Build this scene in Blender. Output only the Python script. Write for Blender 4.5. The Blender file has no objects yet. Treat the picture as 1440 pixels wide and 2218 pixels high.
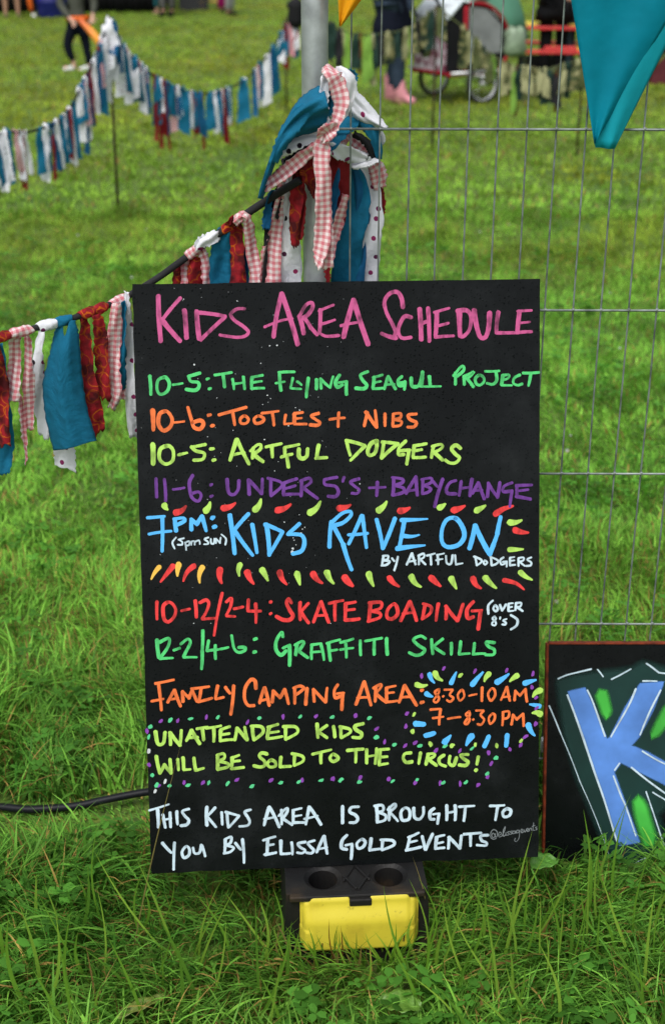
import bpy, bmesh, math, random, mathutils, mathutils.geometry
import numpy as np
from mathutils import Vector, Matrix
R = math.radians
rnd = random.Random(7)
scene = bpy.context.scene
C = scene.collection

# ---------------------------------------------------------------- camera
H = 1.5; FPX = 3000.0; TH = R(23.5)
FW = Vector((0, math.cos(TH), -math.sin(TH))); UP = Vector((0, math.sin(TH), math.cos(TH)))
cam_data = bpy.data.cameras.new("camera"); cam = bpy.data.objects.new("camera", cam_data); C.objects.link(cam)
cam.location = (0, 0, H); cam.rotation_euler = (R(90) - TH, 0, 0)
cam_data.sensor_fit = 'VERTICAL'; cam_data.sensor_height = 36.0
cam_data.lens = FPX / 2218 * 36.0
cam_data.clip_start = 0.05; cam_data.clip_end = 900
cam_data.dof.use_dof = True; cam_data.dof.focus_distance = 2.10; cam_data.dof.aperture_fstop = 5.0
scene.camera = cam
scene.render.resolution_x = 664; scene.render.resolution_y = 1024

# ---------------------------------------------------------------- overcast daylight
SUN_EL, SUN_AZ = R(58), R(200)      # azimuth measured from +Y towards +X
world = bpy.data.worlds.new("World"); scene.world = world; world.use_nodes = True
wn = world.node_tree.nodes; wl = world.node_tree.links; wn.clear()
sky = wn.new('ShaderNodeTexSky'); sky.sky_type = 'NISHITA'; sky.sun_disc = False
sky.sun_elevation = SUN_EL; sky.sun_rotation = SUN_AZ; sky.dust_density = 4.0; sky.air_density = 1.0
hs = wn.new('ShaderNodeHueSaturation'); hs.inputs['Saturation'].default_value = 0.28
bg = wn.new('ShaderNodeBackground'); bg.inputs['Strength'].default_value = 0.135
wo = wn.new('ShaderNodeOutputWorld')
wl.new(sky.outputs[0], hs.inputs['Color']); wl.new(hs.outputs[0], bg.inputs[0]); wl.new(bg.outputs[0], wo.inputs[0])
sd = bpy.data.lights.new("sun", 'SUN'); sd.energy = 1.6; sd.angle = R(25); sd.color = (1.0, 0.98, 0.955)
sun = bpy.data.objects.new("sun", sd); C.objects.link(sun)
sv = Vector((math.sin(SUN_AZ) * math.cos(SUN_EL), math.cos(SUN_AZ) * math.cos(SUN_EL), math.sin(SUN_EL)))
sun.rotation_euler = (-sv).to_track_quat('-Z', 'Y').to_euler()
scene.view_settings.view_transform = 'Standard'; scene.view_settings.look = 'None'
scene.view_settings.exposure = 0.30; scene.view_settings.gamma = 1.0
scene.cycles.use_denoising = True; scene.cycles.denoising_prefilter = 'NONE'
scene.cycles.max_bounces = 8; scene.cycles.transparent_max_bounces = 12

# ---------------------------------------------------------------- helpers
def ray(px, py):
    return FW + Vector((1, 0, 0)) * ((px - 720) / FPX) - UP * ((py - 1109) / FPX)
CAM = Vector((0, 0, H))
def at(px, py, Y):
    d = ray(px, py); return CAM + d * (Y / d.y)
def at_z(px, py, z=0.0):
    d = ray(px, py); return CAM + d * ((z - H) / d.z)
def srgb(r, g, b):
    f = lambda c: (c / 255) / 12.92 if c / 255 <= 0.04045 else ((c / 255 + 0.055) / 1.055) ** 2.4
    return (f(r), f(g), f(b), 1)

def tag(o, label=None, cat=None, group=None, kind=None):
    if label: o['label'] = label
    if cat: o['category'] = cat
    if group: o['group'] = group
    if kind: o['kind'] = kind
    return o
def empty(name, loc=(0, 0, 0), rz=0, label=None, cat=None, group=None):
    o = bpy.data.objects.new(name, None); C.objects.link(o); o.location = loc; o.rotation_euler = (0, 0, rz)
    o.empty_display_size = 0.05
    return tag(o, label, cat, group)

class MB:
    """collects vertices, faces and uvs of ONE mesh"""
    def __init__(s): s.v = []; s.f = []; s.uv = []; s.has_uv = False
    def add(s, vs, fs, uvs=None):
        b = len(s.v); s.v += [tuple(p) for p in vs]; s.f += [tuple(i + b for i in f) for f in fs]
        if uvs: s.uv += uvs; s.has_uv = True
        else: s.uv += [(0, 0)] * len(vs)
    def box(s, c, size, rot=None, taper=1.0):
        c = Vector(c); hx, hy, hz = size[0] / 2, size[1] / 2, size[2] / 2
        P = []
        for z in (-1, 1):
            k = taper if z > 0 else 1.0
            for x, y in ((-1, -1), (1, -1), (1, 1), (-1, 1)):
                p = Vector((x * hx * k, y * hy * k, z * hz))
                if rot is not None: p = rot @ p
                P.append(c + p)
        s.add(P, [(3, 2, 1, 0), (4, 5, 6, 7), (0, 1, 5, 4), (1, 2, 6, 5), (2, 3, 7, 6), (3, 0, 4, 7)])
    def tube(s, pts, r, n=8, cap=True):
        pts = [Vector(p) for p in pts]; rr = r if isinstance(r, (list, tuple)) else [r] * len(pts)
        V = []; F = []; prev = None
        for i, p in enumerate(pts):
            t = (pts[min(i + 1, len(pts) - 1)] - pts[max(i - 1, 0)]).normalized()
            if prev is None:
                a = Vector((0, 0, 1)) if abs(t.z) < .9 else Vector((1, 0, 0)); u = t.cross(a).normalized()
            else:
                u = (prev - t * prev.dot(t)).normalized()
            prev = u; w = t.cross(u)
            for k in range(n):
                a = 2 * math.pi * k / n; V.append(p + (u * math.cos(a) + w * math.sin(a)) * rr[i])
        for i in range(len(pts) - 1):
            for k in range(n):
                a, b = i * n + k, i * n + (k + 1) % n; F.append((a, b, b + n, a + n))
        if cap:
            F.append(tuple(range(n - 1, -1, -1))); F.append(tuple((len(pts) - 1) * n + k for k in range(n)))
        s.add(V, F)
    def lathe(s, prof, n=24, c=(0, 0, 0), axis='z', closed=False):
        V = []; F = []; c = Vector(c); m = len(prof)
        for r, h in prof:
            for k in range(n):
                a = 2 * math.pi * k / n; x, y = r * math.cos(a), r * math.sin(a)
                V.append(c + (Vector((x, y, h)) if axis == 'z' else Vector((x, h, y)) if axis == 'y' else Vector((h, x, y))))
        for i in range(m - 1 + (1 if closed else 0)):
            for k in range(n):
                a, b = i * n + k, i * n + (k + 1) % n; j = ((i + 1) % m) * n
                F.append((a, b, j + (k + 1) % n, j + k))
        s.add(V, F)
    def build(s, name, mat, parent=None, smooth=True, bevel=0, solid=0, loc=None, rz=None, rot=None, sub=0):
        me = bpy.data.meshes.new(name); me.from_pydata(s.v, [], s.f)
        if s.has_uv:
            ul = me.uv_layers.new(name='UVMap')
            idx = np.empty(len(me.loops), dtype=np.int32); me.loops.foreach_get('vertex_index', idx)
            ul.data.foreach_set('uv', np.array(s.uv, dtype=np.float32)[idx].ravel())
        me.materials.append(mat)
        if smooth: me.polygons.foreach_set('use_smooth', [True] * len(me.polygons))
        me.update()
        o = bpy.data.objects.new(name, me); C.objects.link(o)
        if parent: o.parent = parent
        if loc is not None: o.location = loc
        if rz is not None: o.rotation_euler = (0, 0, rz)
        if solid:
            m = o.modifiers.new('solid', 'SOLIDIFY'); m.thickness = solid; m.offset = 0
        if bevel:
            m = o.modifiers.new('bevel', 'BEVEL'); m.width = bevel; m.segments = 2; m.limit_method = 'ANGLE'; m.angle_limit = R(40)
            m.harden_normals = False
        if sub:
            m = o.modifiers.new('sub', 'SUBSURF'); m.levels = sub; m.render_levels = sub
        return o

def catmull(P, n, closed=False):
    P = [Vector(p) for p in P]
    if len(P) < 2: return P
    if len(P) == 2 and not closed: return [P[0].lerp(P[1], i / n) for i in range(n + 1)]
    out = []; m = len(P); segs = m if closed else m - 1
    for i in range(segs):
        if closed: a, b, c, d = P[(i - 1) % m], P[i], P[(i + 1) % m], P[(i + 2) % m]
        else: a, b, c, d = P[max(i - 1, 0)], P[i], P[i + 1], P[min(i + 2, m - 1)]
        for k in range(n):
            t = k / n
            out.append(0.5 * ((2 * b) + (c - a) * t + (2 * a - 5 * b + 4 * c - d) * t * t + (3 * b - a - 3 * c + d) * t ** 3))
    out.append(P[0].copy() if closed else P[-1]); return out

# ---------------------------------------------------------------- materials
MATS = {}
def newmat(name):
    m = bpy.data.materials.new(name); m.use_nodes = True; nt = m.node_tree
    b = nt.nodes['Principled BSDF']; return m, nt, b
def N(nt, t, **kw):
    n = nt.nodes.new(t)
    for k, v in kw.items():
        if k in n.inputs: n.inputs[k].default_value = v
        else: setattr(n, k, v)
    return n
def mixrgb(nt, fac, a, b, blend='MIX'):
    n = nt.nodes.new('ShaderNodeMix'); n.data_type = 'RGBA'; n.blend_type = blend
    for sock, v in ((n.inputs[0], fac), (n.inputs[6], a), (n.inputs[7], b)):
        if hasattr(v, 'is_output'): nt.links.new(v, sock)
        else: sock.default_value = v
    return n.outputs[2]
def math_n(nt, op, a, b=None, c=None):
    n = nt.nodes.new('ShaderNodeMath'); n.operation = op
    for i, v in enumerate((a, b, c)):
        if v is None: continue
        if hasattr(v, 'is_output'): nt.links.new(v, n.inputs[i])
        else: n.inputs[i].default_value = v
    return n.outputs[0]
def ramp(nt, fac, stops):
    n = nt.nodes.new('ShaderNodeValToRGB'); nt.links.new(fac, n.inputs[0])
    e = n.color_ramp.elements
    e[0].position, e[0].color = stops[0]; e[1].position, e[1].color = stops[-1]
    for p, c in stops[1:-1]:
        k = e.new(p); k.color = c
    return n.outputs[0]
def plain(name, col, rough=0.5, metal=0.0, var=0.15, scale=30, bump=0.0, spec=0.5):
    """one-colour material with a little wear noise"""
    if name in MATS: return MATS[name]
    m, nt, b = newmat(name)
    tc = N(nt, 'ShaderNodeTexCoord'); no = N(nt, 'ShaderNodeTexNoise', Scale=scale, Detail=5.0)
    nt.links.new(tc.outputs['Object'], no.inputs['Vector'])
    dk = tuple(c * (1 - var) for c in col[:3]) + (1,); lt = tuple(min(1, c * (1 + var)) for c in col[:3]) + (1,)
    nt.links.new(ramp(nt, no.outputs[0], [(.3, dk), (.7, lt)]), b.inputs['Base Color'])
    b.inputs['Roughness'].default_value = rough; b.inputs['Metallic'].default_value = metal
    b.inputs['Specular IOR Level'].default_value = spec
    if bump:
        bp = N(nt, 'ShaderNodeBump', Strength=bump, Distance=0.002); nt.links.new(no.outputs[0], bp.inputs['Height'])
        nt.links.new(bp.outputs[0], b.inputs['Normal'])
    MATS[name] = m; return m

def cloth(name, kind, col=(.5, .5, .5, 1), transl=0.18):
    """woven cotton; uv is in metres"""
    if name in MATS: return MATS[name]
    m, nt, b = newmat(name); L = nt.links
    uv = N(nt, 'ShaderNodeUVMap', uv_map='UVMap')
    if kind == 'plain':
        no = N(nt, 'ShaderNodeTexNoise', Scale=60.0, Detail=4.0); L.new(uv.outputs[0], no.inputs['Vector'])
        c = ramp(nt, no.outputs[0], [(.3, tuple(x * .82 for x in col[:3]) + (1,)), (.7, tuple(min(1, x * 1.12) for x in col[:3]) + (1,))])
    elif kind == 'gingham':
        sp = N(nt, 'ShaderNodeSeparateXYZ'); L.new(uv.outputs[0], sp.inputs[0])
        st = []
        for ax in (0, 1):
            f = math_n(nt, 'FRACT', math_n(nt, 'MULTIPLY', sp.outputs[ax], 1 / .0088))
            st.append(math_n(nt, 'LESS_THAN', f, .5))
        k = math_n(nt, 'MULTIPLY', math_n(nt, 'ADD', st[0], st[1]), .5)
        c = ramp(nt, k, [(0.0, (.84, .74, .74, 1)), (.5, (.75, .41, .43, 1)), (1.0, (.66, .19, .23, 1))])
    elif kind == 'dots':
        vo = N(nt, 'ShaderNodeTexVoronoi', Scale=1 / .027, Randomness=.6); vo.voronoi_dimensions = '2D'
        L.new(uv.outputs[0], vo.inputs['Vector'])
        d = math_n(nt, 'LESS_THAN', vo.outputs['Distance'], .135)
        sp = N(nt, 'ShaderNodeSeparateColor'); L.new(vo.outputs['Color'], sp.inputs[0])
        dc = ramp(nt, sp.outputs[0], [(.0, (.36, .03, .12, 1)), (.5, (.20, .02, .12, 1)), (.9, (.02, .012, .02, 1))])
        c = mixrgb(nt, d, (.83, .84, .90, 1), dc)
    elif kind == 'rings':
        acc = None
        for sc, rr, wd, off in ((1 / .026, .36, .034, 0), (1 / .030, .30, .028, .37)):
            mp = N(nt, 'ShaderNodeMapping'); mp.inputs['Location'].default_value = (off, off * .7, 0)
            L.new(uv.outputs[0], mp.inputs['Vector'])
            no = N(nt, 'ShaderNodeTexNoise', Scale=90.0, Detail=1.0); L.new(uv.outputs[0], no.inputs['Vector'])
            vo = N(nt, 'ShaderNodeTexVoronoi', Scale=sc, Randomness=.8); vo.voronoi_dimensions = '2D'
            L.new(mp.outputs[0], vo.inputs['Vector'])
            dd = math_n(nt, 'ADD', vo.outputs['Distance'], math_n(nt, 'MULTIPLY_ADD', no.outputs[0], .25, -.125))
            r1 = math_n(nt, 'LESS_THAN', math_n(nt, 'ABSOLUTE', math_n(nt, 'SUBTRACT', dd, rr)), wd)
            acc = r1 if acc is None else math_n(nt, 'MAXIMUM', acc, r1)
        no = N(nt, 'ShaderNodeTexNoise', Scale=45.0, Detail=2.0); L.new(uv.outputs[0], no.inputs['Vector'])
        base = ramp(nt, no.outputs[0], [(.38, (.075, .007, .010, 1)), (.58, (.34, .014, .022, 1))])
        oc = ramp(nt, no.outputs[0], [(.40, (.16, .02, .006, 1)), (.66, (.62, .13, .012, 1))])
        c = mixrgb(nt, acc, base, oc)
    elif kind == 'camo':
        no = N(nt, 'ShaderNodeTexNoise', Scale=22.0, Detail=2.0); L.new(uv.outputs[0], no.inputs['Vector'])
        c = ramp(nt, no.outputs[0], [(.36, (.012, .02, .014, 1)), (.46, (.05, .075, .03, 1)), (.55, (.16, .15, .06, 1)), (.66, (.30, .29, .15, 1))])
    L.new(c, b.inputs['Base Color']); b.inputs['Roughness'].default_value = .8; b.inputs['Specular IOR Level'].default_value = .2
    wv = N(nt, 'ShaderNodeTexNoise', Scale=900.0, Detail=2.0); L.new(uv.outputs[0], wv.inputs['Vector'])
    w2 = N(nt, 'ShaderNodeTexNoise', Scale=70.0, Detail=3.0); L.new(uv.outputs[0], w2.inputs['Vector'])
    hh = math_n(nt, 'MULTIPLY_ADD', w2.outputs[0], 3.0, wv.outputs[0])
    bp = N(nt, 'ShaderNodeBump', Strength=.5, Distance=.0025); L.new(hh, bp.inputs['Height']); L.new(bp.outputs[0], b.inputs['Normal'])
    tr = N(nt, 'ShaderNodeBsdfTranslucent'); L.new(c, tr.inputs[0])
    mx = N(nt, 'ShaderNodeMixShader'); mx.inputs[0].default_value = transl
    L.new(b.outputs[0], mx.inputs[1]); L.new(tr.outputs[0], mx.inputs[2])
    L.new(mx.outputs[0], nt.nodes['Material Output'].inputs[0])
    MATS[name] = m; return m

TEAL = cloth('teal cotton', 'plain', (.008, .15, .27, 1)); BLUE = cloth('blue cotton', 'plain', (.010, .11, .25, 1))
WHITE = cloth('white cotton', 'plain', (.83, .84, .90, 1)); DOTS = cloth('dotted cotton', 'dots'); GING = cloth('gingham cotton', 'gingham')
RINGS = cloth('ring print cotton', 'rings'); DRED = cloth('dark red cotton', 'plain', (.26, .015, .02, 1))
PINK = cloth('pink cotton', 'plain', (.72, .33, .37, 1)); BLACKC = cloth('black cotton', 'plain', (.012, .012, .014, 1), .03)
CAMO = cloth('camouflage cotton', 'camo'); OLIVE = cloth('olive cotton', 'plain', (.10, .12, .045, 1)); LIME = cloth('lime cotton', 'plain', (.20, .38, .06, 1))
DGREEN = cloth('dark green cotton', 'plain', (.015, .04, .03, 1)); CREAM = cloth('cream cotton', 'plain', (.33, .33, .17, 1))
GALV = plain('galvanised steel', (.36, .39, .40, 1), .42, .55, .25, 40)
BLACKP = plain('black plastic', (.012, .012, .014, 1), .4)

# ---------------------------------------------------------------- ground and grass
def vnoise(x, y, s, seed):
    """smooth 2-d value noise in 0..1 for arrays"""
    r = np.random.RandomState(seed); T = r.rand(64, 64)
    u, v = x / s + 1000, y / s + 1000; i, j = np.floor(u).astype(int), np.floor(v).astype(int); a, b = u - i, v - j
    a = a * a * (3 - 2 * a); b = b * b * (3 - 2 * b); g = lambda p, q: T[p % 64, q % 64]
    return (g(i, j) * (1 - a) + g(i + 1, j) * a) * (1 - b) + (g(i, j + 1) * (1 - a) + g(i + 1, j + 1) * a) * b
def make_ground():
    m, nt, b = newmat('turf soil'); L = nt.links
    tc = N(nt, 'ShaderNodeTexCoord')
    n1 = N(nt, 'ShaderNodeTexNoise', Scale=.9, Detail=6.0); n2 = N(nt, 'ShaderNodeTexNoise', Scale=38.0, Detail=6.0)
    for n in (n1, n2): L.new(tc.outputs['Object'], n.inputs['Vector'])
    a = ramp(nt, n2.outputs[0], [(.3, (.030, .055, .010, 1)), (.5, (.085, .15, .020, 1)), (.72, (.17, .21, .035, 1))])
    c = ramp(nt, n1.outputs[0], [(.35, (.8, 1.0, .8, 1)), (.65, (1.25, 1.0, .8, 1))])
    L.new(mixrgb(nt, 1.0, a, c, 'MULTIPLY'), b.inputs['Base Color']); b.inputs['Roughness'].default_value = .9
    bp = N(nt, 'ShaderNodeBump', Strength=.6, Distance=.02); L.new(n2.outputs[0], bp.inputs['Height']); L.new(bp.outputs[0], b.inputs['Normal'])
    g = MB(); nx = 24
    xs = [-300, -60, -20, -8, -3, 0, 3, 8, 20, 60, 300]; ys = [-200, -30, -5, 0, 2, 5, 10, 20, 40, 120, 500]
    g.add([(x, y, 0) for y in ys for x in xs], [(j * 11 + i, j * 11 + i + 1, (j + 1) * 11 + i + 1, (j + 1) * 11 + i) for j in range(10) for i in range(10)])
    o = g.build('ground', m); tag(o, kind='structure')
make_ground()

def grass_mat():
    m, nt, b = newmat('grass blade'); L = nt.links
    at_ = N(nt, 'ShaderNodeAttribute', attribute_name='Col')
    L.new(at_.outputs['Color'], b.inputs['Base Color']); b.inputs['Roughness'].default_value = .45; b.inputs['Specular IOR Level'].default_value = .09
    tr = N(nt, 'ShaderNodeBsdfTranslucent'); L.new(at_.outputs['Color'], tr.inputs[0])
    mx = N(nt, 'ShaderNodeMixShader'); mx.inputs[0].default_value = .38
    L.new(b.outputs[0], mx.inputs[1]); L.new(tr.outputs[0], mx.inputs[2]); L.new(mx.outputs[0], nt.nodes['Material Output'].inputs[0])
    return m
GRASS = grass_mat()
rs = np.random.RandomState(3)
def raw_mesh(name, V, quads, cols, mat, kind='stuff', label=None, cat=None):
    me = bpy.data.meshes.new(name); nv, nf = len(V), len(quads)
    me.vertices.add(nv); me.vertices.foreach_set('co', V.astype(np.float32).ravel())
    me.loops.add(nf * 4); me.loops.foreach_set('vertex_index', quads.astype(np.int32).ravel())
    me.polygons.add(nf); me.polygons.foreach_set('loop_start', np.arange(0, nf * 4, 4, dtype=np.int32))
    me.polygons.foreach_set('use_smooth', np.ones(nf, dtype=bool))
    at_ = me.attributes.new('Col', 'FLOAT_COLOR', 'POINT')
    at_.data.foreach_set('color', np.concatenate([cols, np.ones((nv, 1))], 1).astype(np.float32).ravel())
    me.materials.append(mat); me.update(); me.validate()
    o = bpy.data.objects.new(name, me); C.objects.link(o); tag(o, label, cat, kind=kind); return o
def blades(bx, by, az, L, w, t0, bend, K, col, z0=None, side=0.0):
    """arrays -> vertices, quads, colours of tapering bent blades"""
    n = len(bx); k = np.arange(K + 1) / K
    phi = t0[:, None] + bend[:, None] * k[None, :]
    st = (L / K)[:, None]
    dh = np.concatenate([np.zeros((n, 1)), np.cumsum(np.sin(phi[:, :-1]) * st, 1)], 1)
    dz = np.concatenate([np.zeros((n, 1)), np.cumsum(np.cos(phi[:, :-1]) * st, 1)], 1)
    dz = np.maximum(dz, 0.004 + .3 * dz)
    cx = bx[:, None] + np.cos(az)[:, None] * dh; cy = by[:, None] + np.sin(az)[:, None] * dh; cz = dz + (0 if z0 is None else z0[:, None])
    hw = (w / 2)[:, None] * np.clip(1.03 - k[None, :] ** 2.2, .04, 1)
    tw = rs.uniform(-.7, .7, n)[:, None] * k[None, :]
    sx, sy = -np.sin(az)[:, None] * np.cos(tw), np.cos(az)[:, None] * np.cos(tw); sz = np.sin(tw)
    A = np.stack([cx - sx * hw, cy - sy * hw, cz - sz * hw], -1); B = np.stack([cx + sx * hw, cy + sy * hw, cz + sz * hw], -1)
    V = np.stack([A, B], 2).reshape(n * (K + 1) * 2, 3)
    base = (np.arange(n) * (K + 1) * 2)[:, None] + (np.arange(K) * 2)[None, :]
    Q = np.stack([base, base + 1, base + 3, base + 2], -1).reshape(-1, 4)
    return V, Q, np.repeat(col, (K + 1) * 2, 0)
def grass_colours(x, y, n, dry):
    g1 = np.array([.052, .175, .022]); g2 = np.array([.205, .430, .058]); ye = np.array([.300, .252, .014]); st = np.array([.38, .25, .075])
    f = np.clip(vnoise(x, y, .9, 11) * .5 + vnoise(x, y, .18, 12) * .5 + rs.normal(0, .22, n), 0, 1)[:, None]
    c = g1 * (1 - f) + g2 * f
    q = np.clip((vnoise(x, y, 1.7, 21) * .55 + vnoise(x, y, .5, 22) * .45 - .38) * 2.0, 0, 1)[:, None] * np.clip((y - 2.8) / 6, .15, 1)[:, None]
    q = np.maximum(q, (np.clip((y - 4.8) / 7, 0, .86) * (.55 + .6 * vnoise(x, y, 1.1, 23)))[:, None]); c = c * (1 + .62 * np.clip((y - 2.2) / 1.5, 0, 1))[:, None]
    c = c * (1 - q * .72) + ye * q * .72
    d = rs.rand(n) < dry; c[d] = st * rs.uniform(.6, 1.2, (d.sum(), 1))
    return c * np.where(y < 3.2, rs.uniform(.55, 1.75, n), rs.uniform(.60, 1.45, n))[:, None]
FOOT = (.0376, 1.702, R(4.0))
_cab = [at_z(px, py, .016) for px, py in ((-200, 1756), (0, 1748), (60, 1753), (120, 1750), (170, 1745), (225, 1733), (280, 1722), (330, 1714), (480, 1700))]
def CABLE_Y(x): return np.interp(x, [p.x for p in _cab], [p.y for p in _cab])
def clear(x, y):
    """False where something stands on the turf"""
    c, s = math.cos(FOOT[2]), math.sin(FOOT[2]); u, v = x - FOOT[0], y - FOOT[1]
    lx, ly = u * c + v * s, -u * s + v * c
    k = ~((np.abs(lx) < .114) & (ly > -.022) & (ly < .74))
    k &= ~((x > .355) & (y > 1.925) & (y < 2.06) & (x < 1.0))
    return k
def grass_zone(y0, y1, n, K, Lr, wr, bendr, dry, seedz):
    y = y0 + (y1 - y0) * rs.rand(n) ** 1.0
    hw = np.where(y > 2.3, .46 * (y * .917 + .6) + .45, .29 * (y * .917 + .6) + .60)
    x = rs.uniform(-1, 1, n) * hw
    cl = vnoise(x, y, .10, 31)
    ok = clear(x, y) & (rs.rand(n) < np.where(y < 2.6, .12 + 1.25 * cl, .35 + .9 * cl)); x, y = x[ok], y[ok]; n = len(x)
    tuft = vnoise(x, y, .16, 41) * .6 + vnoise(x, y, .45, 42) * .4
    az = (vnoise(x, y, .22, 51) * 4 * math.pi + rs.normal(0, 1.0, n))
    L = rs.uniform(Lr[0], Lr[1], n) * (.55 + .9 * tuft)
    near = (y > 1.55) & (y < 2.06) & (np.abs(x) < .42)
    az = np.where(near & (y < 1.95) & (np.sin(az) > 0), -az, az)
    L = np.where((y > 1.72) & (y < 2.1) & (np.abs(x - .02) < .36), np.minimum(L, .085), L)
    cz_ = (x < -.20) & (x > -1.2) & (y > CABLE_Y(x) - .13) & (y < CABLE_Y(x) + .03)
    L = np.where(cz_, np.minimum(L, .016), L)
    w = rs.uniform(wr[0], wr[1], n); t0 = rs.uniform(.05, .6, n); bend = rs.uniform(bendr[0], bendr[1], n)
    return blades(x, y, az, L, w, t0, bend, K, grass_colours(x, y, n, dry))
def join(parts):
    off = 0; V = []; Q = []; Cc = []
    for v, q, c in parts:
        V.append(v); Q.append(q + off); Cc.append(c); off += len(v)
    return np.concatenate(V), np.concatenate(Q), np.concatenate(Cc)
near = [grass_zone(1.42, 2.5, 74000, 5, (.045, .125), (.0016, .0050), (.4, 2.3), 0.09, 0),
        grass_zone(2.3, 3.3, 82000, 4, (.03, .075), (.002, .0045), (.4, 2.1), .08, 0),
        grass_zone(1.42, 2.6, 11000, 5, (.05, .13), (.0048, .0080), (.6, 2.2), .03, 0),
        grass_zone(1.42, 3.2, 2600, 3, (.04, .10), (.0022, .0036), (.0, .5), 1.0, 0),
        grass_zone(1.42, 3.1, 14000, 4, (.03, .09), (.0012, .0022), (.0, .8), .65, 0),
        grass_zone(3.1, 7.5, 245000, 3, (.022, .056), (.003, .006), (.4, 2.0), .07, 0),
        grass_zone(7.3, 30., 330000, 2, (.025, .05), (.008, .016), (.4, 1.7), .05, 0)]
# a few long stems and bright blades that stand up in front of the boards
def long_blade(p0, p1, Y, w, bendside, col):
    a, b = at(p0[0], p0[1], Y), at(p1[0], p1[1], Y - .02)
    a.z = 0; n = 9; P = []; Cc = []
    for i in range(n + 1):
        t = i / n; p = a.lerp(b, t) + Vector((bendside * math.sin(t * math.pi), 0, 0)); hw = w / 2 * (1.03 - t ** 2.5)
        P += [p - Vector((hw, hw * .4, 0)), p + Vector((hw, hw * .4, 0))]; Cc += [col, col]
    return np.array([tuple(p) for p in P]), np.array([(2 * i, 2 * i + 1, 2 * i + 3, 2 * i + 2) for i in range(n)]), np.array(Cc)
BR = (.30, .50, .06); MD = (.17, .36, .035); DRY = (.30, .24, .08); BRN = (.14, .06, .02)
LB = [((285, 2080), (395, 1602), 1.70, .0021, -.004, DRY), ((1100, 2075), (1152, 1800), 1.70, .0055, -.006, BR), ((1085, 2110), (1188, 1838), 1.66, .006, -.012, BR),
      ((1125, 2080), (1140, 1850), 1.70, .005, .004, MD), ((1150, 2060), (1312, 1845), 1.72, .007, -.02, MD), ((1110, 2120), (1165, 1930), 1.65, .005, .01, MD),
      ((925, 2020), (893, 1855), 1.72, .0022, .01, DRY), ((900, 2100), (905, 1900), 1.68, .003, .03, MD), ((930, 2130), (1000, 1885), 1.65, .004, -.02, MD),
      ((1000, 2090), (1035, 1880), 1.69, .004, .01, MD), ((965, 2100), (1060, 1890), 1.67, .0045, -.015, BR), ((1210, 2090), (1175, 1900), 1.68, .004, .01, MD),
      ((735, 2095), (713, 1990), 1.67, .0022, -.006, BRN), ((740, 2095), (738, 2005), 1.67, .0024, .002, BRN), ((740, 2110), (830, 2010), 1.66, .002, -.012, MD),
      ((860, 2085), (905, 2000), 1.67, .0022, .006, MD), ((690, 2110), (640, 2020), 1.66, .003, .01, MD), ((770, 2200), (800, 2060), 1.60, .004, .01, BR),
      ((560, 2100), (650, 1985), 1.66, .003, -.01, BR), ((500, 2080), (420, 1930), 1.68, .004, .015, MD), ((600, 2060), (590, 1920), 1.70, .004, .012, MD),
      ((430, 2075), (480, 1905), 1.69, .0035, -.01, BR), ((180, 1990), (165, 1890), 1.78, .004, .01, MD), ((260, 1960), (170, 1905), 1.8, .004, .01, DRY),
      ((455, 2200), (490, 1990), 1.60, .0035, .006, BR), ((1330, 2110), (1290, 1960), 1.68, .005, .01, MD), ((1050, 2190), (1095, 2000), 1.6, .004, -.01, BR)]
r_ = random.Random(31)
for k in range(120):
    bx = r_.uniform(900, 1440) if k < 75 else r_.uniform(0, 620); by = r_.uniform(1960, 2290); Lb = r_.uniform(110, 260)
    if bx < 640 and by < 2010: by += 60
    Yb = at_z(bx, by).y; lean_ = r_.gauss(0, 75)
    if Yb > 1.71 and 320 < bx < 1170: continue
    LB.append(((bx, by), (bx + lean_, by - Lb), Yb, r_.uniform(.0028, .0062), r_.uniform(-.02, .02), r_.choice([BR, MD, MD, (.24, .42, .05), (.12, .27, .03)])))
for k in range(70):
    bx = r_.uniform(606, 935); by = r_.uniform(2066, 2120)
    if 640 < bx < 915 and r_.random() < .45: by = r_.uniform(2085, 2125)
    LB.append(((bx, by), (bx + r_.gauss(0, 38), by - r_.uniform(35, 105)), at_z(bx, by).y, r_.uniform(.002, .0042), r_.uniform(-.012, .012), r_.choice([BR, MD, MD, (.24, .42, .05), (.12, .27, .03), DRY])))
near += [long_blade(*b) for b in LB]
V, Q, Cc = join(near)
raw_mesh('grass', V, Q, Cc, GRASS, label='wet green meadow grass with yellowed stalks', cat='grass')

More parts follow.
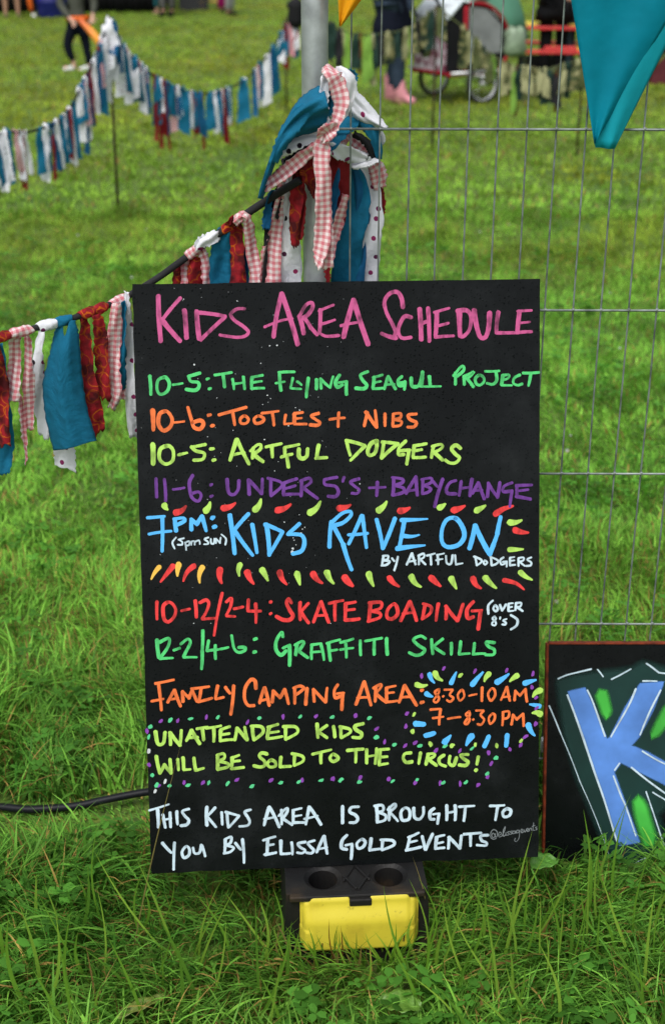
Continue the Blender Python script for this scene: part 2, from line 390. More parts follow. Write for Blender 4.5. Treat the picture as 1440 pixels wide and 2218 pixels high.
def clover():
    n = 9500; y = 1.42 + 5.2 * rs.rand(n) ** 1.3; x = rs.uniform(-1, 1, n) * (.29 * (y * .917 + .6) + .2)
    p = vnoise(x, y, .17, 61); ok = clear(x, y) & (p > .47) & ~((y > 1.70) & (y < 2.06) & (np.abs(x - .02) < .36)) & ~((x < -.2) & (np.abs(y - CABLE_Y(x) + .04) < .09)); x, y = x[ok], y[ok]; n = len(x)
    h = rs.uniform(.032, .080, n) * np.where(y > 2.8, .72, 1); V = []; Q = []; Cc = []; k = 0
    for i in range(n):
        c = np.array([x[i], y[i], h[i]]); tilt = rs.uniform(-.5, .5, 2); a0 = rs.uniform(0, 6.3); r = rs.uniform(.0065, .0135)
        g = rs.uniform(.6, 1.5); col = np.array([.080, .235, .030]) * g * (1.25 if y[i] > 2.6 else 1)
        ux = np.array([1, 0, tilt[0]]); uy = np.array([0, 1, tilt[1] - .25])
        for l in range(3):
            a = a0 + l * 2.094; d = ux * math.cos(a) + uy * math.sin(a); s = -ux * math.sin(a) + uy * math.cos(a)
            pts = [c, c + d * r * .7 - s * r * .62 + [0, 0, .001], c + d * r * 1.7 - s * r * .5, c + d * r * 1.62 + [0, 0, .0025],
                   c + d * r * 1.7 + s * r * .5, c + d * r * .7 + s * r * .62 + [0, 0, .001]]
            V += pts; Q += [(k, k + 1, k + 2, k + 3), (k, k + 3, k + 4, k + 5)]; Cc += [col] * 6; k += 6
    raw_mesh('clover', np.array(V), np.array(Q), np.array(Cc), GRASS, label='low clover leaves growing among the grass', cat='clover')
clover()
def flower_specks():
    n = 46; y = rs.uniform(2.3, 7, n); x = rs.uniform(-1, 1, n) * (.27 * (y * .917 + .6)); V = []; Q = []; k = 0
    for i in range(n):
        r = rs.uniform(.0025, .005); z = rs.uniform(.03, .055); 
        for a in range(3):
            an = a * 1.05; d = np.array([math.cos(an), math.sin(an), 0]) * r; u = np.array([0, 0, r * .8]); c = np.array([x[i], y[i], z])
            V += [c - d - u, c + d - u, c + d + u, c - d + u]; Q.append((k, k + 1, k + 2, k + 3)); k += 4
    raw_mesh('clover_flowers', np.array(V), np.array(Q), np.full((len(V), 3), .68), GRASS, label='tiny pale clover flowers scattered through the turf', cat='flowers')
flower_specks()

# ---------------------------------------------------------------- schedule board
BP = Vector((0.02255, 1.76549, 0.13000)); yaw, lean, roll = 0.07973, 0.28694, -0.00659; BW, BH, BT = 0.6072, 0.9015, 0.011
_ex = Vector((math.cos(yaw), math.sin(yaw), 0)); _n = Vector((-math.sin(yaw), math.cos(yaw), 0))
_ey = Vector((0, 0, 1)) * math.cos(lean) + _n * math.sin(lean)
EX = _ex * math.cos(roll) + _ey * math.sin(roll); EY = -_ex * math.sin(roll) + _ey * math.cos(roll); EN = EX.cross(EY)   # EN faces the viewer
def frame(o, e1, e2, e3, p):
    o.matrix_world = Matrix(((e1.x, e2.x, e3.x, p.x), (e1.y, e2.y, e3.y, p.y), (e1.z, e2.z, e3.z, p.z), (0, 0, 0, 1)))
def to_plane(px, py, p0, e1, e2, e3):
    d = ray(px, py); t = (p0 - CAM).dot(e3) / d.dot(e3); q = CAM + d * t - p0; return q.dot(e1), q.dot(e2)

def board_mat(name, edge=False):
    m, nt, b = newmat(name); L = nt.links; tc = N(nt, 'ShaderNodeTexCoord')
    n1 = N(nt, 'ShaderNodeTexNoise', Scale=5.0, Detail=9.0, Roughness=.68); n2 = N(nt, 'ShaderNodeTexNoise', Scale=240.0, Detail=3.0)
    v1 = N(nt, 'ShaderNodeTexVoronoi', Scale=230.0); v2 = N(nt, 'ShaderNodeTexVoronoi', Scale=140.0)
    for n in (n1, n2, v1, v2): L.new(tc.outputs['Object'], n.inputs['Vector'])
    L.new(ramp(nt, n1.outputs[0], [(.3, (.0018, .0024, .0026, 1)), (.50, (.0038, .0048, .0052, 1)), (.62, (.0085, .010, .0108, 1)), (.74, (.016, .018, .019, 1))]), b.inputs['Base Color'])
    # beads of rain, wet film between them
    d1 = math_n(nt, 'MAXIMUM', math_n(nt, 'SUBTRACT', .30, v1.outputs['Distance']), 0.0)
    d2 = math_n(nt, 'MAXIMUM', math_n(nt, 'SUBTRACT', .26, v2.outputs['Distance']), 0.0)
    sp = N(nt, 'ShaderNodeSeparateColor'); L.new(v1.outputs['Color'], sp.inputs[0]); k1 = math_n(nt, 'GREATER_THAN', sp.outputs[0], .55)
    sq = N(nt, 'ShaderNodeSeparateColor'); L.new(v2.outputs['Color'], sq.inputs[0]); k2 = math_n(nt, 'GREATER_THAN', sq.outputs[0], .7)
    hgt = hgt0 = math_n(nt, 'ADD', math_n(nt, 'MULTIPLY', d1, k1), math_n(nt, 'MULTIPLY', d2, k2))
    hgt = math_n(nt, 'ADD', hgt, math_n(nt, 'MULTIPLY', n2.outputs[0], .05))
    bp = N(nt, 'ShaderNodeBump', Strength=.5, Distance=.0028); L.new(hgt, bp.inputs['Height']); L.new(bp.outputs[0], b.inputs['Normal'])
    L.new(ramp(nt, n1.outputs[0], [(.35, (.20, .20, .20, 1)), (.65, (.30, .30, .30, 1))]), b.inputs['Roughness'])
    L.new(math_n(nt, 'MULTIPLY_ADD', math_n(nt, 'GREATER_THAN', hgt0, .02), -.085, .135), b.inputs['Specular IOR Level'])
    return m
BOARD_M = board_mat('blackboard paint')
def paint(name, col, chalk=.25):
    m, nt, b = newmat('paint ' + name); L = nt.links; tc = N(nt, 'ShaderNodeTexCoord')
    mp = N(nt, 'ShaderNodeMapping'); mp.inputs['Scale'].default_value = (1, .35, 1); mp.inputs['Rotation'].default_value = (0, 0, .25)
    n1 = N(nt, 'ShaderNodeTexNoise', Scale=130.0, Detail=4.0); n2 = N(nt, 'ShaderNodeTexNoise', Scale=34.0, Detail=3.0)
    L.new(tc.outputs['Object'], mp.inputs[0]); L.new(mp.outputs[0], n1.inputs['Vector']); L.new(tc.outputs['Object'], n2.inputs['Vector'])
    k = math_n(nt, 'ADD', math_n(nt, 'MULTIPLY', n1.outputs[0], .5), math_n(nt, 'MULTIPLY', n2.outputs[0], .5))
    dark = tuple(c * .28 for c in col) + (1,)
    c = ramp(nt, k, [(.36, tuple(x * (1 - chalk) + y * chalk for x, y in zip(tuple(col) + (1,), dark))), (.52, tuple(col) + (1,)), (.72, tuple(min(1, x * 1.10 + .01) for x in col) + (1,))])
    L.new(c, b.inputs['Base Color']); b.inputs['Roughness'].default_value = .5; b.inputs['Specular IOR Level'].default_value = .3
    return m
PAINT = {k: paint(*v) for k, v in {
    'pink': ('pink', (.50, .080, .235), 1.0), 'green': ('green', (.075, .55, .16), .7), 'orange': ('orange', (.78, .165, .04), .5),
    'lime': ('lime', (.39, .64, .11), .65), 'purple': ('purple', (.135, .036, .25), .75), 'blue': ('blue', (.085, .42, .84), .15),
    'white': ('white', (.50, .63, .71), .4), 'red': ('red', (.70, .040, .040), .85), 'mint': ('mint', (.09, .55, .24), .3),
    'amber': ('amber', (.78, .46, .07), .3), 'violet': ('violet', (.22, .05, .36), .3), 'grey': ('grey', (.17, .19, .20), .5), 'splash': ('splash', (.55, .58, .6), .3)}.items()}

class Strokes:
    """painted brush marks on a board, in its plane's coordinates; each mark lies a hair above the one before"""
    count = 0
    def __init__(s, plane, z0=0.0): s.z0 = z0; s.plane = plane; s.mb = MB(); s.r = random.Random(len(plane) + Strokes.count)
    def uv(s, px, py): return Vector(to_plane(px, py, *s.plane))
    def capsule(s, P, W):
        Strokes.count += 1; z = s.z0 + .0003 + (Strokes.count % 70) * .000013
        n = len(P); Lp = []; Rp = []
        for i in range(n):
            t = (P[min(i + 1, n - 1)] - P[max(i - 1, 0)])
            t = t.normalized() if t.length > 1e-9 else Vector((1, 0)); q = Vector((-t.y, t.x)); w = W[i] / 2
            Lp.append(P[i] + q * w); Rp.append(P[i] - q * w)
        V = []; F = []
        for a, b in zip(Lp, Rp): V += [(a.x, a.y, z), (b.x, b.y, z)]
        for i in range(n - 1): F.append((2 * i + 1, 2 * i + 3, 2 * i + 2, 2 * i))
        for e, s_ in ((0, -1), (n - 1, 1)):
            t = (P[1] - P[0]) if e == 0 else (P[-1] - P[-2]); t = t.normalized() * s_ if t.length > 1e-9 else Vector((s_, 0))
            q = Vector((-t.y, t.x)); b0 = len(V); w = W[e] / 2
            V.append((P[e].x, P[e].y, z)); m = 7
            for k in range(m):
                a = math.pi * k / (m - 1); d = q * math.cos(a) + t * math.sin(a); wob = 1 + s.r.uniform(-.10, .10)
                V.append((P[e].x + d.x * w * wob, P[e].y + d.y * w * wob, z))
            for k in range(m - 1): F.append((b0, b0 + k + 2, b0 + k + 1))
        s.mb.add(V, F)
    def stroke(s, pts, w, mode='l', w2=None):
        P = [s.uv(*p) for p in pts]; sc = (s.uv(pts[0][0] + 10, pts[0][1]) - P[0]).length / 10
        if mode == 'l':
            for a, b in zip(P[:-1], P[1:]):
                m = 7; d = (b - a); q = Vector((-d.y, d.x)); bow = s.r.uniform(-.022, .022)
                pp = [a + d * (i / m) + q * bow * math.sin(math.pi * i / m) for i in range(m + 1)]
                k1 = s.r.uniform(.86, 1.02); k2 = s.r.uniform(.72, .94)
                s.capsule(pp, [w * sc * (k1 + (k2 - k1) * i / m + s.r.uniform(-.05, .05)) for i in range(m + 1)])
            return
        if mode == 't':
            m = 7; a, b = P[0], P[-1]; pp = catmull(P, 5) if len(P) > 2 else [a.lerp(b, i / m) for i in range(m + 1)]
            if len(P) == 2:
                d = b - a; q = Vector((-d.y, d.x)); bow = s.r.uniform(-.13, .02); pp = [p + q * bow * math.sin(math.pi * i / m) for i, p in enumerate(pp)]
            k = len(pp) - 1; s.capsule(pp, [sc * (w + (w2 - w) * (i / k) ** 1.3) for i in range(k + 1)]); return
        pp = catmull(P, 6, closed=(mode == 'c')); k = len(pp)
        ph = s.r.uniform(0, 6); s.capsule(pp, [w * sc * (.88 + .10 * math.sin(ph + 5 * i / k) + s.r.uniform(-.04, .04)) for i in range(k)])
    def blob(s, px, py, rx, ry, ang):
        Strokes.count += 1; z = s.z0 + .0003 + (Strokes.count % 70) * .000013
        c = s.uv(px, py); sc = (s.uv(px + 10, py) - c).length / 10; V = [(c.x, c.y, z)]; n = 9
        for k in range(n):
            a = 2 * math.pi * k / n; u, v = rx * math.cos(a) * s.r.uniform(.75, 1.2), ry * math.sin(a) * s.r.uniform(.75, 1.2)
            V.append((c.x + sc * (u * math.cos(ang) - v * math.sin(ang)), c.y + sc * (u * math.sin(ang) + v * math.cos(ang)), z))
        s.mb.add(V, [(0, 1 + k, 1 + (k + 1) % n) for k in range(n)])
    def text(s, ox, oy, w, spec, zoom=3.0, rx=720):
        """spec: strokes apart by ';', points 'x,y'; s smooth, c closed, t tapering, R = coordinates of the right half, wN = width"""
        for st in spec.replace('\n', ' ').split(';'):
            tk = st.split()
            if not tk: continue
            mode, org, ww, w2, pts = 'l', ox, w, w, []
            for t in tk:
                if t in 'sct': mode = t
                elif t == 'R': org = rx
                elif t[0] == 'w': ww = float(t[1:])
                else: a, b = t.split(','); pts.append((org + float(a) / zoom, oy + float(b) / zoom))
            if mode == 't': s.stroke(pts, ww * 1.25 / zoom, 't', ww * .45 / zoom)
            else: s.stroke(pts, ww / zoom, mode)
    def build(s, name, mat, parent, label=None):
        o = s.mb.build(name, mat, parent, smooth=False)
        if label: o['label'] = label
        return o

def make_board():
    root = empty('schedule_board', label='black painted schedule board of handwritten festival times leaning on the fence', cat='sign board')
    frame(root, EX, EY, EN, BP)
    # panel with slightly chipped outline
    r = random.Random(5); mb = MB(); out = []
    for (x0, y0, x1, y1) in ((-BW / 2, 0, BW / 2, 0), (BW / 2, 0, BW / 2, BH), (BW / 2, BH, -BW / 2, BH), (-BW / 2, BH, -BW / 2, 0)):
        for i in range(40):
            t = i / 40; j = .0009 if i else .0022
            nx, ny = (y1 - y0), -(x1 - x0); l = math.hypot(nx, ny); q = r.uniform(0, j) * (2.2 if r.random() < .12 else .7)
            out.append((x0 + (x1 - x0) * t - nx / l * q, y0 + (y1 - y0) * t - ny / l * q))
    n = len(out); V = [(x, y, 0) for x, y in out] + [(x, y, -BT) for x, y in out]
    mb.add(V, [tuple(range(n)), tuple(range(2 * n - 1, n - 1, -1))]); mb.add(V, [(i, i + n, (i + 1) % n + n, (i + 1) % n) for i in range(n)])
    mb.build('panel', BOARD_M, root, smooth=False)
    PL = (BP, EX, EY, EN)
    def line(col, ox, oy, w, spec, name='lettering', label=None):
        s = Strokes(PL); s.text(ox, oy, w, spec); return s.build(name, PAINT[col], root, label)
    line('pink', 300, 610, 37, """130,95 146,385; w26 272,108 162,240; 150,245 270,385; w32 300,188 313,365; w36 378,195 395,370; w28 378,200 565,225; w26 560,232 405,378;
      w24 s 690,176 640,178 600,212 625,252 680,290 714,325 695,352 640,362 530,347; w34 930,80 878,355; 932,80 1034,405; w18 820,294 920,255 1000,240;
      w32 1046,225 1073,335; w28 s 1046,225 1085,155 1125,137 1130,170 1100,215 1062,240; w28 1085,245 1120,300 1160,345; w28 1182,185 1176,335; w20 1172,190 1265,152; w20 1180,278 1275,248; w22 s 1176,335 1220,355 1300,350;
      w36 1395,122 1332,358; w36 1397,120 1490,405; w20 1315,286 1450,262;
      w30 R s 456,165 448,110 420,68 370,78 337,130 350,200 385,270 408,325 400,360; w30 R s 318,337 360,355 410,366; w28 R s 508,232 465,228 428,300 434,350 460,368 508,362;
      w32 R 565,180 575,375; w32 R 620,175 628,385; w24 R 570,275 625,255; w34 R 676,200 668,350; w22 R 660,200 755,173; w22 R 668,290 750,270; w24 R 668,360 785,352;
      w38 R 822,200 826,345; w30 R s 810,190 870,187 898,230 888,310 850,355 824,352; w36 R s 918,190 930,270 955,355 990,362 1012,300 1018,205; w32 R 1075,200 1062,325; w24 R 1062,332 1175,332;
      w32 R 1212,195 1198,325; w20 R 1200,192 1290,187; w18 R 1200,270 1280,262; w26 R 1190,332 1290,325""", label='pink heading brushed across the top of the board')
    line('green', 300, 780, 25, """75,105 82,222; c 165,112 128,132 122,190 145,222 188,202 202,155 185,118; w18 225,160 288,150; 400,84 328,105; s 326,105 342,138 388,145 393,175 368,196 312,190; w20 445,124 458,119; w20 460,187 470,183;
      w20 497,97 605,80; 550,95 560,172; w20 612,125 621,188; w20 682,110 690,186; w17 615,155 685,145; 738,115 735,178; w18 738,110 806,98; w17 737,147 800,137; w18 735,185 815,182; 916,90 925,195; w20 912,80 1012,76; w17 892,150 948,140;
      w20 1002,118 988,178; w18 988,182 1055,187; w19 1032,140 1058,160; 1103,118 1090,238; 1156,128 1156,185; w20 1186,182 1182,122; w22 1182,122 1243,178; w18 1245,178 1263,108; s 1305,98 1280,140 1292,176 1325,160; w18 1300,146 1352,138; 1350,140 1350,222;
      R s 228,75 182,96 195,130 222,163 203,185 152,182; R 270,112 262,182; w18 R 265,112 323,96; w17 R 265,148 313,138; w19 R 262,186 323,182; R 360,108 336,186; R 362,108 408,186; w17 R 345,160 400,156; R s 448,108 426,130 430,163 458,163; w17 R 436,146 472,140; R 470,142 466,190;
      R s 510,118 515,168 548,173 570,140 584,78; R 584,78 576,168; R 628,108 634,165; w17 R 520,168 600,172 702,170; w22 R 796,85 797,155; w22 R s 786,100 830,46 850,42 848,70 802,108; w22 R 851,105 855,156; w20 R s 850,106 890,90 916,77 888,110 862,120; R 877,125 912,172;
      w22 R c 950,98 926,120 932,153 958,162 984,135 974,106; w18 R 990,73 1080,70; w22 R s 1060,76 1064,130 1040,157 1002,150; R 1105,100 1096,158; w19 R s 1100,100 1143,96 1138,118 1102,130; w18 R 1096,163 1163,164; w20 R s 1213,97 1180,115 1172,148 1200,163 1228,155; w19 R 1236,84 1338,80; w22 R 1285,92 1271,165""")
    line('orange', 300, 780, 28, """w34 94,330 98,452; c 172,332 138,352 132,418 165,458 208,432 220,385 197,342; w17 235,405 298,398; s 322,308 346,390 362,436 400,447 423,415 404,392 352,405; w24 455,358 468,355; w24 476,427 488,424;
      w22 525,355 700,306; w24 612,338 626,420; w22 c 690,362 662,382 667,410 700,410 715,385; w22 c 780,362 752,382 762,410 800,404 815,380; w20 802,345 910,331; w24 870,345 880,422; w20 956,358 948,408; w17 948,416 1005,410; 1012,355 1012,405; w20 1012,346 1065,340; w17 1012,380 1060,376; w19 1012,415 1090,415;
      w24 s 1168,346 1122,361 1150,385 1178,405 1163,423 1116,420; w21 1300,343 1296,432; w20 1242,385 1338,375; w24 R 206,425 226,340; w26 R 216,338 284,435; w22 R 287,435 276,328; w24 R 340,350 340,425; w22 R 394,352 390,428; w21 R s 392,350 440,346 438,375 402,386; w21 R s 402,386 445,397 438,424 392,430; w23 R s 543,350 492,356 502,385 543,405 528,433 488,435""")
    line('lime', 300, 930, 30, """w36 95,100 97,222; w28 c 180,108 143,130 138,190 175,225 222,204 228,145 208,112; w21 262,165 316,152; w24 434,98 347,115; w26 s 347,115 376,140 428,155 418,193 362,200; w24 470,127 487,125; w24 486,200 498,197; 638,68 596,198; 642,66 718,224; w22 612,165 688,150;
      w24 746,122 740,186; w23 s 728,140 770,102 795,102 790,130 747,160; 747,160 808,208; w22 828,114 928,93; w26 866,108 870,180; w26 950,120 952,165; w21 948,117 1043,98; w24 928,179 998,161; w26 962,170 974,244; s 1042,130 1042,173 1065,190 1093,173 1098,128; 1170,105 1158,180; w22 1152,187 1222,183;
      w26 R 92,80 115,168; w25 R 88,72 208,105; w25 R 210,108 118,200; R s 288,76 250,92 228,140 241,168 273,155 287,110 284,78; w26 R 332,84 317,183; w25 R 322,82 422,92; w25 R 424,94 318,186; w25 R s 473,77 432,120 428,163 460,163; w24 R 434,140 500,135; w26 R 494,142 481,224; w26 R 530,108 522,178; w21 R 527,106 608,93; w20 R 527,140 578,131; w21 R 522,183 603,180;
      w24 R 655,112 641,182; w22 R s 647,110 700,97 714,112 690,135 652,150; w26 R 662,152 712,198; w26 R s 828,122 800,102 772,125 796,160 823,185 800,216 762,218 732,200""")
    line('purple', 300, 930, 25, """115,322 120,438; 170,326 178,462; w19 226,390 298,379; w24 s 353,300 331,350 346,438 388,466 408,430 390,406 352,415; w22 470,361 479,356; w22 471,436 481,431; w26 s 576,325 586,408 620,423 648,390 653,335; w26 720,420 716,330; 716,328 798,418; w24 800,418 805,322;
      w26 860,325 860,425; w22 s 842,317 920,340 928,372 862,430; w25 945,350 942,415; w22 943,350 1028,321; w20 950,385 1018,366; w23 942,425 1042,420; 1060,335 1056,430; w22 s 1052,335 1108,317 1118,345 1067,380; w25 1077,385 1163,448; w23 1288,311 1207,326; w24 s 1207,326 1212,358 1278,370 1298,408 1278,436 1232,434; w20 1334,312 1326,338;
      w22 R s 170,321 117,340 142,368 173,393 158,416 126,414; R 290,345 286,430; w20 R 238,380 342,375; w26 R 396,322 391,425; w23 R s 387,312 450,322 453,345 402,365; w23 R s 402,365 458,380 458,408 392,428; w24 R 540,310 478,415; w24 R 541,308 549,425; w19 R 490,400 550,390; w24 R 585,325 581,415; w21 R s 577,325 638,316 638,345 592,365; w21 R s 592,365 637,385 618,408 582,418; w22 R 652,338 680,372; w25 R 714,325 662,500;
      w24 R s 798,332 760,347 737,390 750,416 798,418; w24 R 834,340 820,428; w25 R 904,325 891,430; w19 R 826,385 895,375; w24 R 945,350 908,414; w24 R 946,348 984,450; w18 R 916,400 970,395; w24 R 1005,435 1010,350; w24 R 1010,350 1068,440; w24 R 1070,440 1085,345; w23 R s 1163,347 1112,370 1107,403 1150,402; w23 R 1163,400 1150,500; w25 R 1196,365 1196,432; w22 R 1192,365 1292,361; w19 R 1200,400 1268,391; w23 R 1192,436 1283,453""")
    line('blue', 300, 1080, 30, """w22 60,124 170,115; 156,122 155,340; w20 70,230 214,211; 238,136 246,208; w26 s 232,132 290,126 300,145 252,170; 345,200 345,135; 345,135 380,165; 380,165 412,115; 414,115 440,208; w30 480,125 489,121; w30 490,184 500,180; w32 594,110 625,355; 714,100 622,205; 622,205 742,368; w28 740,170 770,350;
      w32 832,170 850,365; w29 824,168 935,215; w29 936,216 850,366; w28 1044,164 970,230; w29 s 970,231 1055,236 1078,280 1060,338 1002,358; 1252,150 1240,312; w28 s 1250,160 1320,97 1373,83 1378,110 1330,155 1267,175; w32 1270,185 1330,300 1383,460;
      R 188,112 106,292; R 195,112 220,317; w24 R 104,235 226,225; w31 R 286,138 325,322; R 404,130 327,322; w32 R 466,142 432,322; w24 t R 448,139 615,131; w24 t R 455,240 562,235; w28 t R 422,323 598,303; w32 R c 800,128 742,136 710,200 710,280 748,314 816,300 853,250 845,190; w34 R 924,178 888,322; w34 R 925,176 1018,358; w33 R 1020,358 1068,230 1090,120""")
    line('white', 300, 1080, 15, """w13 s 245,252 222,285 236,324; w13 295,257 262,266; w13 s 262,266 284,280 284,298 256,299; w13 305,285 311,333; w13 s 306,285 330,276 330,300 309,305; w12 s 345,300 345,278; w12 s 345,279 364,276 366,299; w12 s 366,281 394,271 400,294; w13 s 454,252 431,262 450,279 454,293 427,296; w13 s 471,261 473,288 490,291 494,260; w12 505,288 505,260; w12 505,260 530,288; w12 530,288 535,253; w13 s 540,232 569,260 565,298;
      w18 R 330,375 321,430; w17 R s 327,372 360,371 355,394 327,401; w17 R s 327,401 369,407 350,429 317,434; w15 R 385,387 400,405; w16 R 424,378 401,465; w18 R 514,356 482,427; w18 R 516,356 539,426; w13 R 492,410 538,401; w17 R 560,370 560,426; w16 R s 557,371 590,357 593,380 567,395; w16 R 572,397 603,427; w14 R 612,370 664,356; w17 R 636,370 640,427; w17 R 681,368 685,426; w14 R 677,366 723,356; w13 R 672,400 714,392; w16 R s 736,372 741,418 768,422 778,368; w16 R 795,368 800,422; w14 R 801,427 843,420;
      w17 R 926,378 935,430; w16 R s 918,376 963,396 963,414 936,433; w15 R c 990,402 979,415 990,428 1003,415; w16 R 1026,378 1031,430; w15 R s 1022,377 1072,401 1063,423 1032,434; w15 R s 1108,382 1087,401 1096,428 1123,420; w14 R 1105,411 1130,408 1129,442; w16 R 1151,387 1151,430; w14 R 1151,383 1179,379; w13 R 1151,405 1179,401; w14 R 1151,434 1184,430; w16 R 1206,388 1206,436; w14 R s 1206,386 1238,382 1238,400 1212,410; w15 R 1217,412 1247,437; w15 R s 1288,382 1262,395 1288,414 1284,433 1258,437""")
    line('red', 300, 1270, 26, """121,100 122,212; c 190,104 162,132 167,208 195,230 232,198 243,150 218,110; w20 282,158 333,146; 370,95 377,198; w24 s 402,105 440,88 458,112 440,168 416,206; w21 416,212 503,206; w22 544,45 492,318; w23 s 572,100 604,78 599,130 572,186; w20 572,192 628,195; w21 622,145 678,133; w24 715,88 711,152; w21 711,159 793,160; w24 761,115 763,235; w22 856,102 863,100; w22 856,178 863,174; w28 s 993,106 975,80 963,110 985,158 1003,190 984,216 940,217 898,196;
      w24 1050,105 1050,215; w22 1103,110 1056,165; w24 1056,165 1104,236; w25 1184,100 1137,230; w25 1187,100 1234,230; w19 1147,190 1223,185; w21 1238,110 1328,91; w25 1276,110 1276,220; w28 1345,114 1342,210; w22 1345,110 1408,101; w20 1346,155 1403,148; w25 1342,218 1432,211;
      w28 R 245,115 236,220; w24 R s 238,107 312,103 312,140 257,160; w24 R s 257,160 308,175 303,203 232,226; w26 R c 395,114 358,150 353,198 385,211 421,180 416,132; w27 R 498,102 442,220; w27 R 502,100 544,220; w20 R 456,176 524,170; w24 R 600,119 582,210; w22 R s 588,112 638,132 633,173 582,212; w24 R 685,115 671,220; w26 R 735,210 736,130; w27 R 736,130 808,222; w26 R 812,222 846,116; w27 R s 913,100 873,150 878,206 913,198; w20 R 905,160 968,155; w28 R 960,163 945,275""")
    line('white', 300, 1270, 17, """w17 R s 1040,92 1010,125 1011,177; w17 R c 1055,123 1043,145 1058,162 1073,145; w17 R 1086,122 1100,157; w17 R 1124,118 1101,157; w18 R 1141,117 1141,157; w14 R 1141,113 1169,109; w13 R 1141,137 1164,133; w14 R 1141,161 1174,158; w18 R 1190,112 1186,153; w16 R s 1188,109 1223,107 1218,130 1192,135; w17 R 1198,137 1233,160;
      w15 R s 1052,197 1038,210 1059,235 1054,253 1037,249 1037,235 1060,212 1050,196; w14 R 1088,201 1086,212; w15 R s 1128,212 1107,221 1124,236 1118,248 1102,247; w18 R s 1157,187 1198,216 1193,254 1157,279""")
    line('green', 300, 1270, 23, """w27 122,350 134,462; w24 s 140,362 193,337 203,360 184,408 142,464; w20 142,470 224,465; w20 232,414 268,401; s 277,374 320,342 338,365 308,428 295,454; w20 297,461 378,460; w24 419,288 415,420 411,536; 456,353 446,412; w20 446,418 518,410; 500,384 501,470; w20 532,407 583,396; s 606,320 621,400 650,428 688,418 692,397 652,396; w24 752,345 765,339; w24 750,427 760,424;
      w26 s 938,326 930,298 897,350 893,408 925,446 957,420; w20 940,400 983,381; w26 981,388 981,512; w24 1031,380 1021,443; s 1017,380 1060,357 1073,370 1041,420; 1043,422 1098,462; w22 1125,385 1124,470; w20 1123,380 1183,371; w22 1184,374 1205,476; w18 1120,428 1196,423; w24 1235,378 1246,480; w19 1222,370 1308,346; w18 1237,419 1288,411; w23 1346,373 1350,460; w19 1312,364 1393,341; w18 1312,410 1393,400;
      R 180,353 182,445; w20 R 212,355 318,336; R 270,355 270,440; w26 R 350,340 355,440; R s 603,338 570,322 524,346 560,385 598,410 578,438 540,447 498,430; R 641,345 650,436; w21 R 713,342 652,390; R 652,390 723,437; R 770,370 770,440; R 830,360 821,435; w18 R 822,440 888,435; R 920,370 912,435; w18 R 912,440 988,436; R s 1048,365 997,362 1012,390 1048,410 1043,442 992,444""")
    line('orange', 300, 1440, 24, """w22 112,120 230,96; w25 132,125 150,292; w19 88,235 163,220; 234,164 192,241; 236,164 274,266; w19 202,226 258,216; 290,236 286,174; 287,174 330,215; 330,215 350,164; w22 351,164 381,236; w21 345,155 458,141; w24 408,152 394,232; w20 388,240 478,216; 515,138 502,216; w19 502,222 553,210; 566,147 594,184; 619,138 601,320; w26 s 763,152 758,106 730,97 694,150 690,220 712,262 750,264;
      818,150 787,246; 821,150 849,262; w19 790,235 845,221; 870,241 875,170; 876,170 920,213; 920,213 949,160; 951,160 974,252; 1015,155 1015,250; w22 s 1007,150 1050,137 1072,155 1022,195; 1095,154 1086,256; 1141,236 1136,160; 1137,160 1213,241; 1217,241 1225,150; s 1293,130 1272,165 1277,213 1308,205; w19 1290,186 1333,181; 1326,185 1320,290;
      R 204,110 152,256; R 207,110 249,260; w18 R 161,215 228,210; R 280,144 276,236; w21 R s 267,150 310,127 313,145 277,190; R 288,192 348,243; R 350,150 350,232; w19 R 346,150 408,136; w18 R 350,185 398,178; w20 R 347,241 418,233; R 464,135 432,241; R 468,134 543,261; w19 R 452,210 515,205; w25 R 576,166 584,163; w25 R 576,244 588,240;
      w17 R s 690,157 664,177 690,215 674,243 656,230 688,182 690,157; w17 R 716,205 719,203; w16 R 726,161 778,160; w17 R s 778,165 760,194 783,215 764,238 742,229; w17 R c 835,163 812,195 826,232 853,205 848,172; w14 R 886,200 933,190; w20 R 970,148 968,232; w18 R c 1030,154 1008,190 1026,232 1053,200 1050,162; w19 R 1128,145 1092,227; w19 R 1131,145 1149,231; w15 R 1101,210 1150,205; w19 R 1180,227 1185,168; w18 R 1185,168 1215,199; w18 R 1215,199 1249,158; w19 R 1251,158 1260,236;
      w17 R 636,290 698,285; w21 R 700,290 691,386; w17 R 652,345 718,336; w15 R 748,350 828,338; w18 R s 885,302 864,321 889,350 874,382 857,374 888,327 885,302; w17 R 911,355 914,353; w17 R 932,296 978,295; w18 R s 978,299 960,325 983,355 964,387 942,384; w18 R c 1035,318 1013,345 1022,382 1048,358 1052,326; w19 R 1105,314 1101,391; w17 R s 1102,306 1143,302 1138,340 1107,350; w19 R 1161,386 1170,324; w18 R 1171,324 1195,354; w18 R 1195,354 1234,319; w19 R 1236,319 1240,396""")
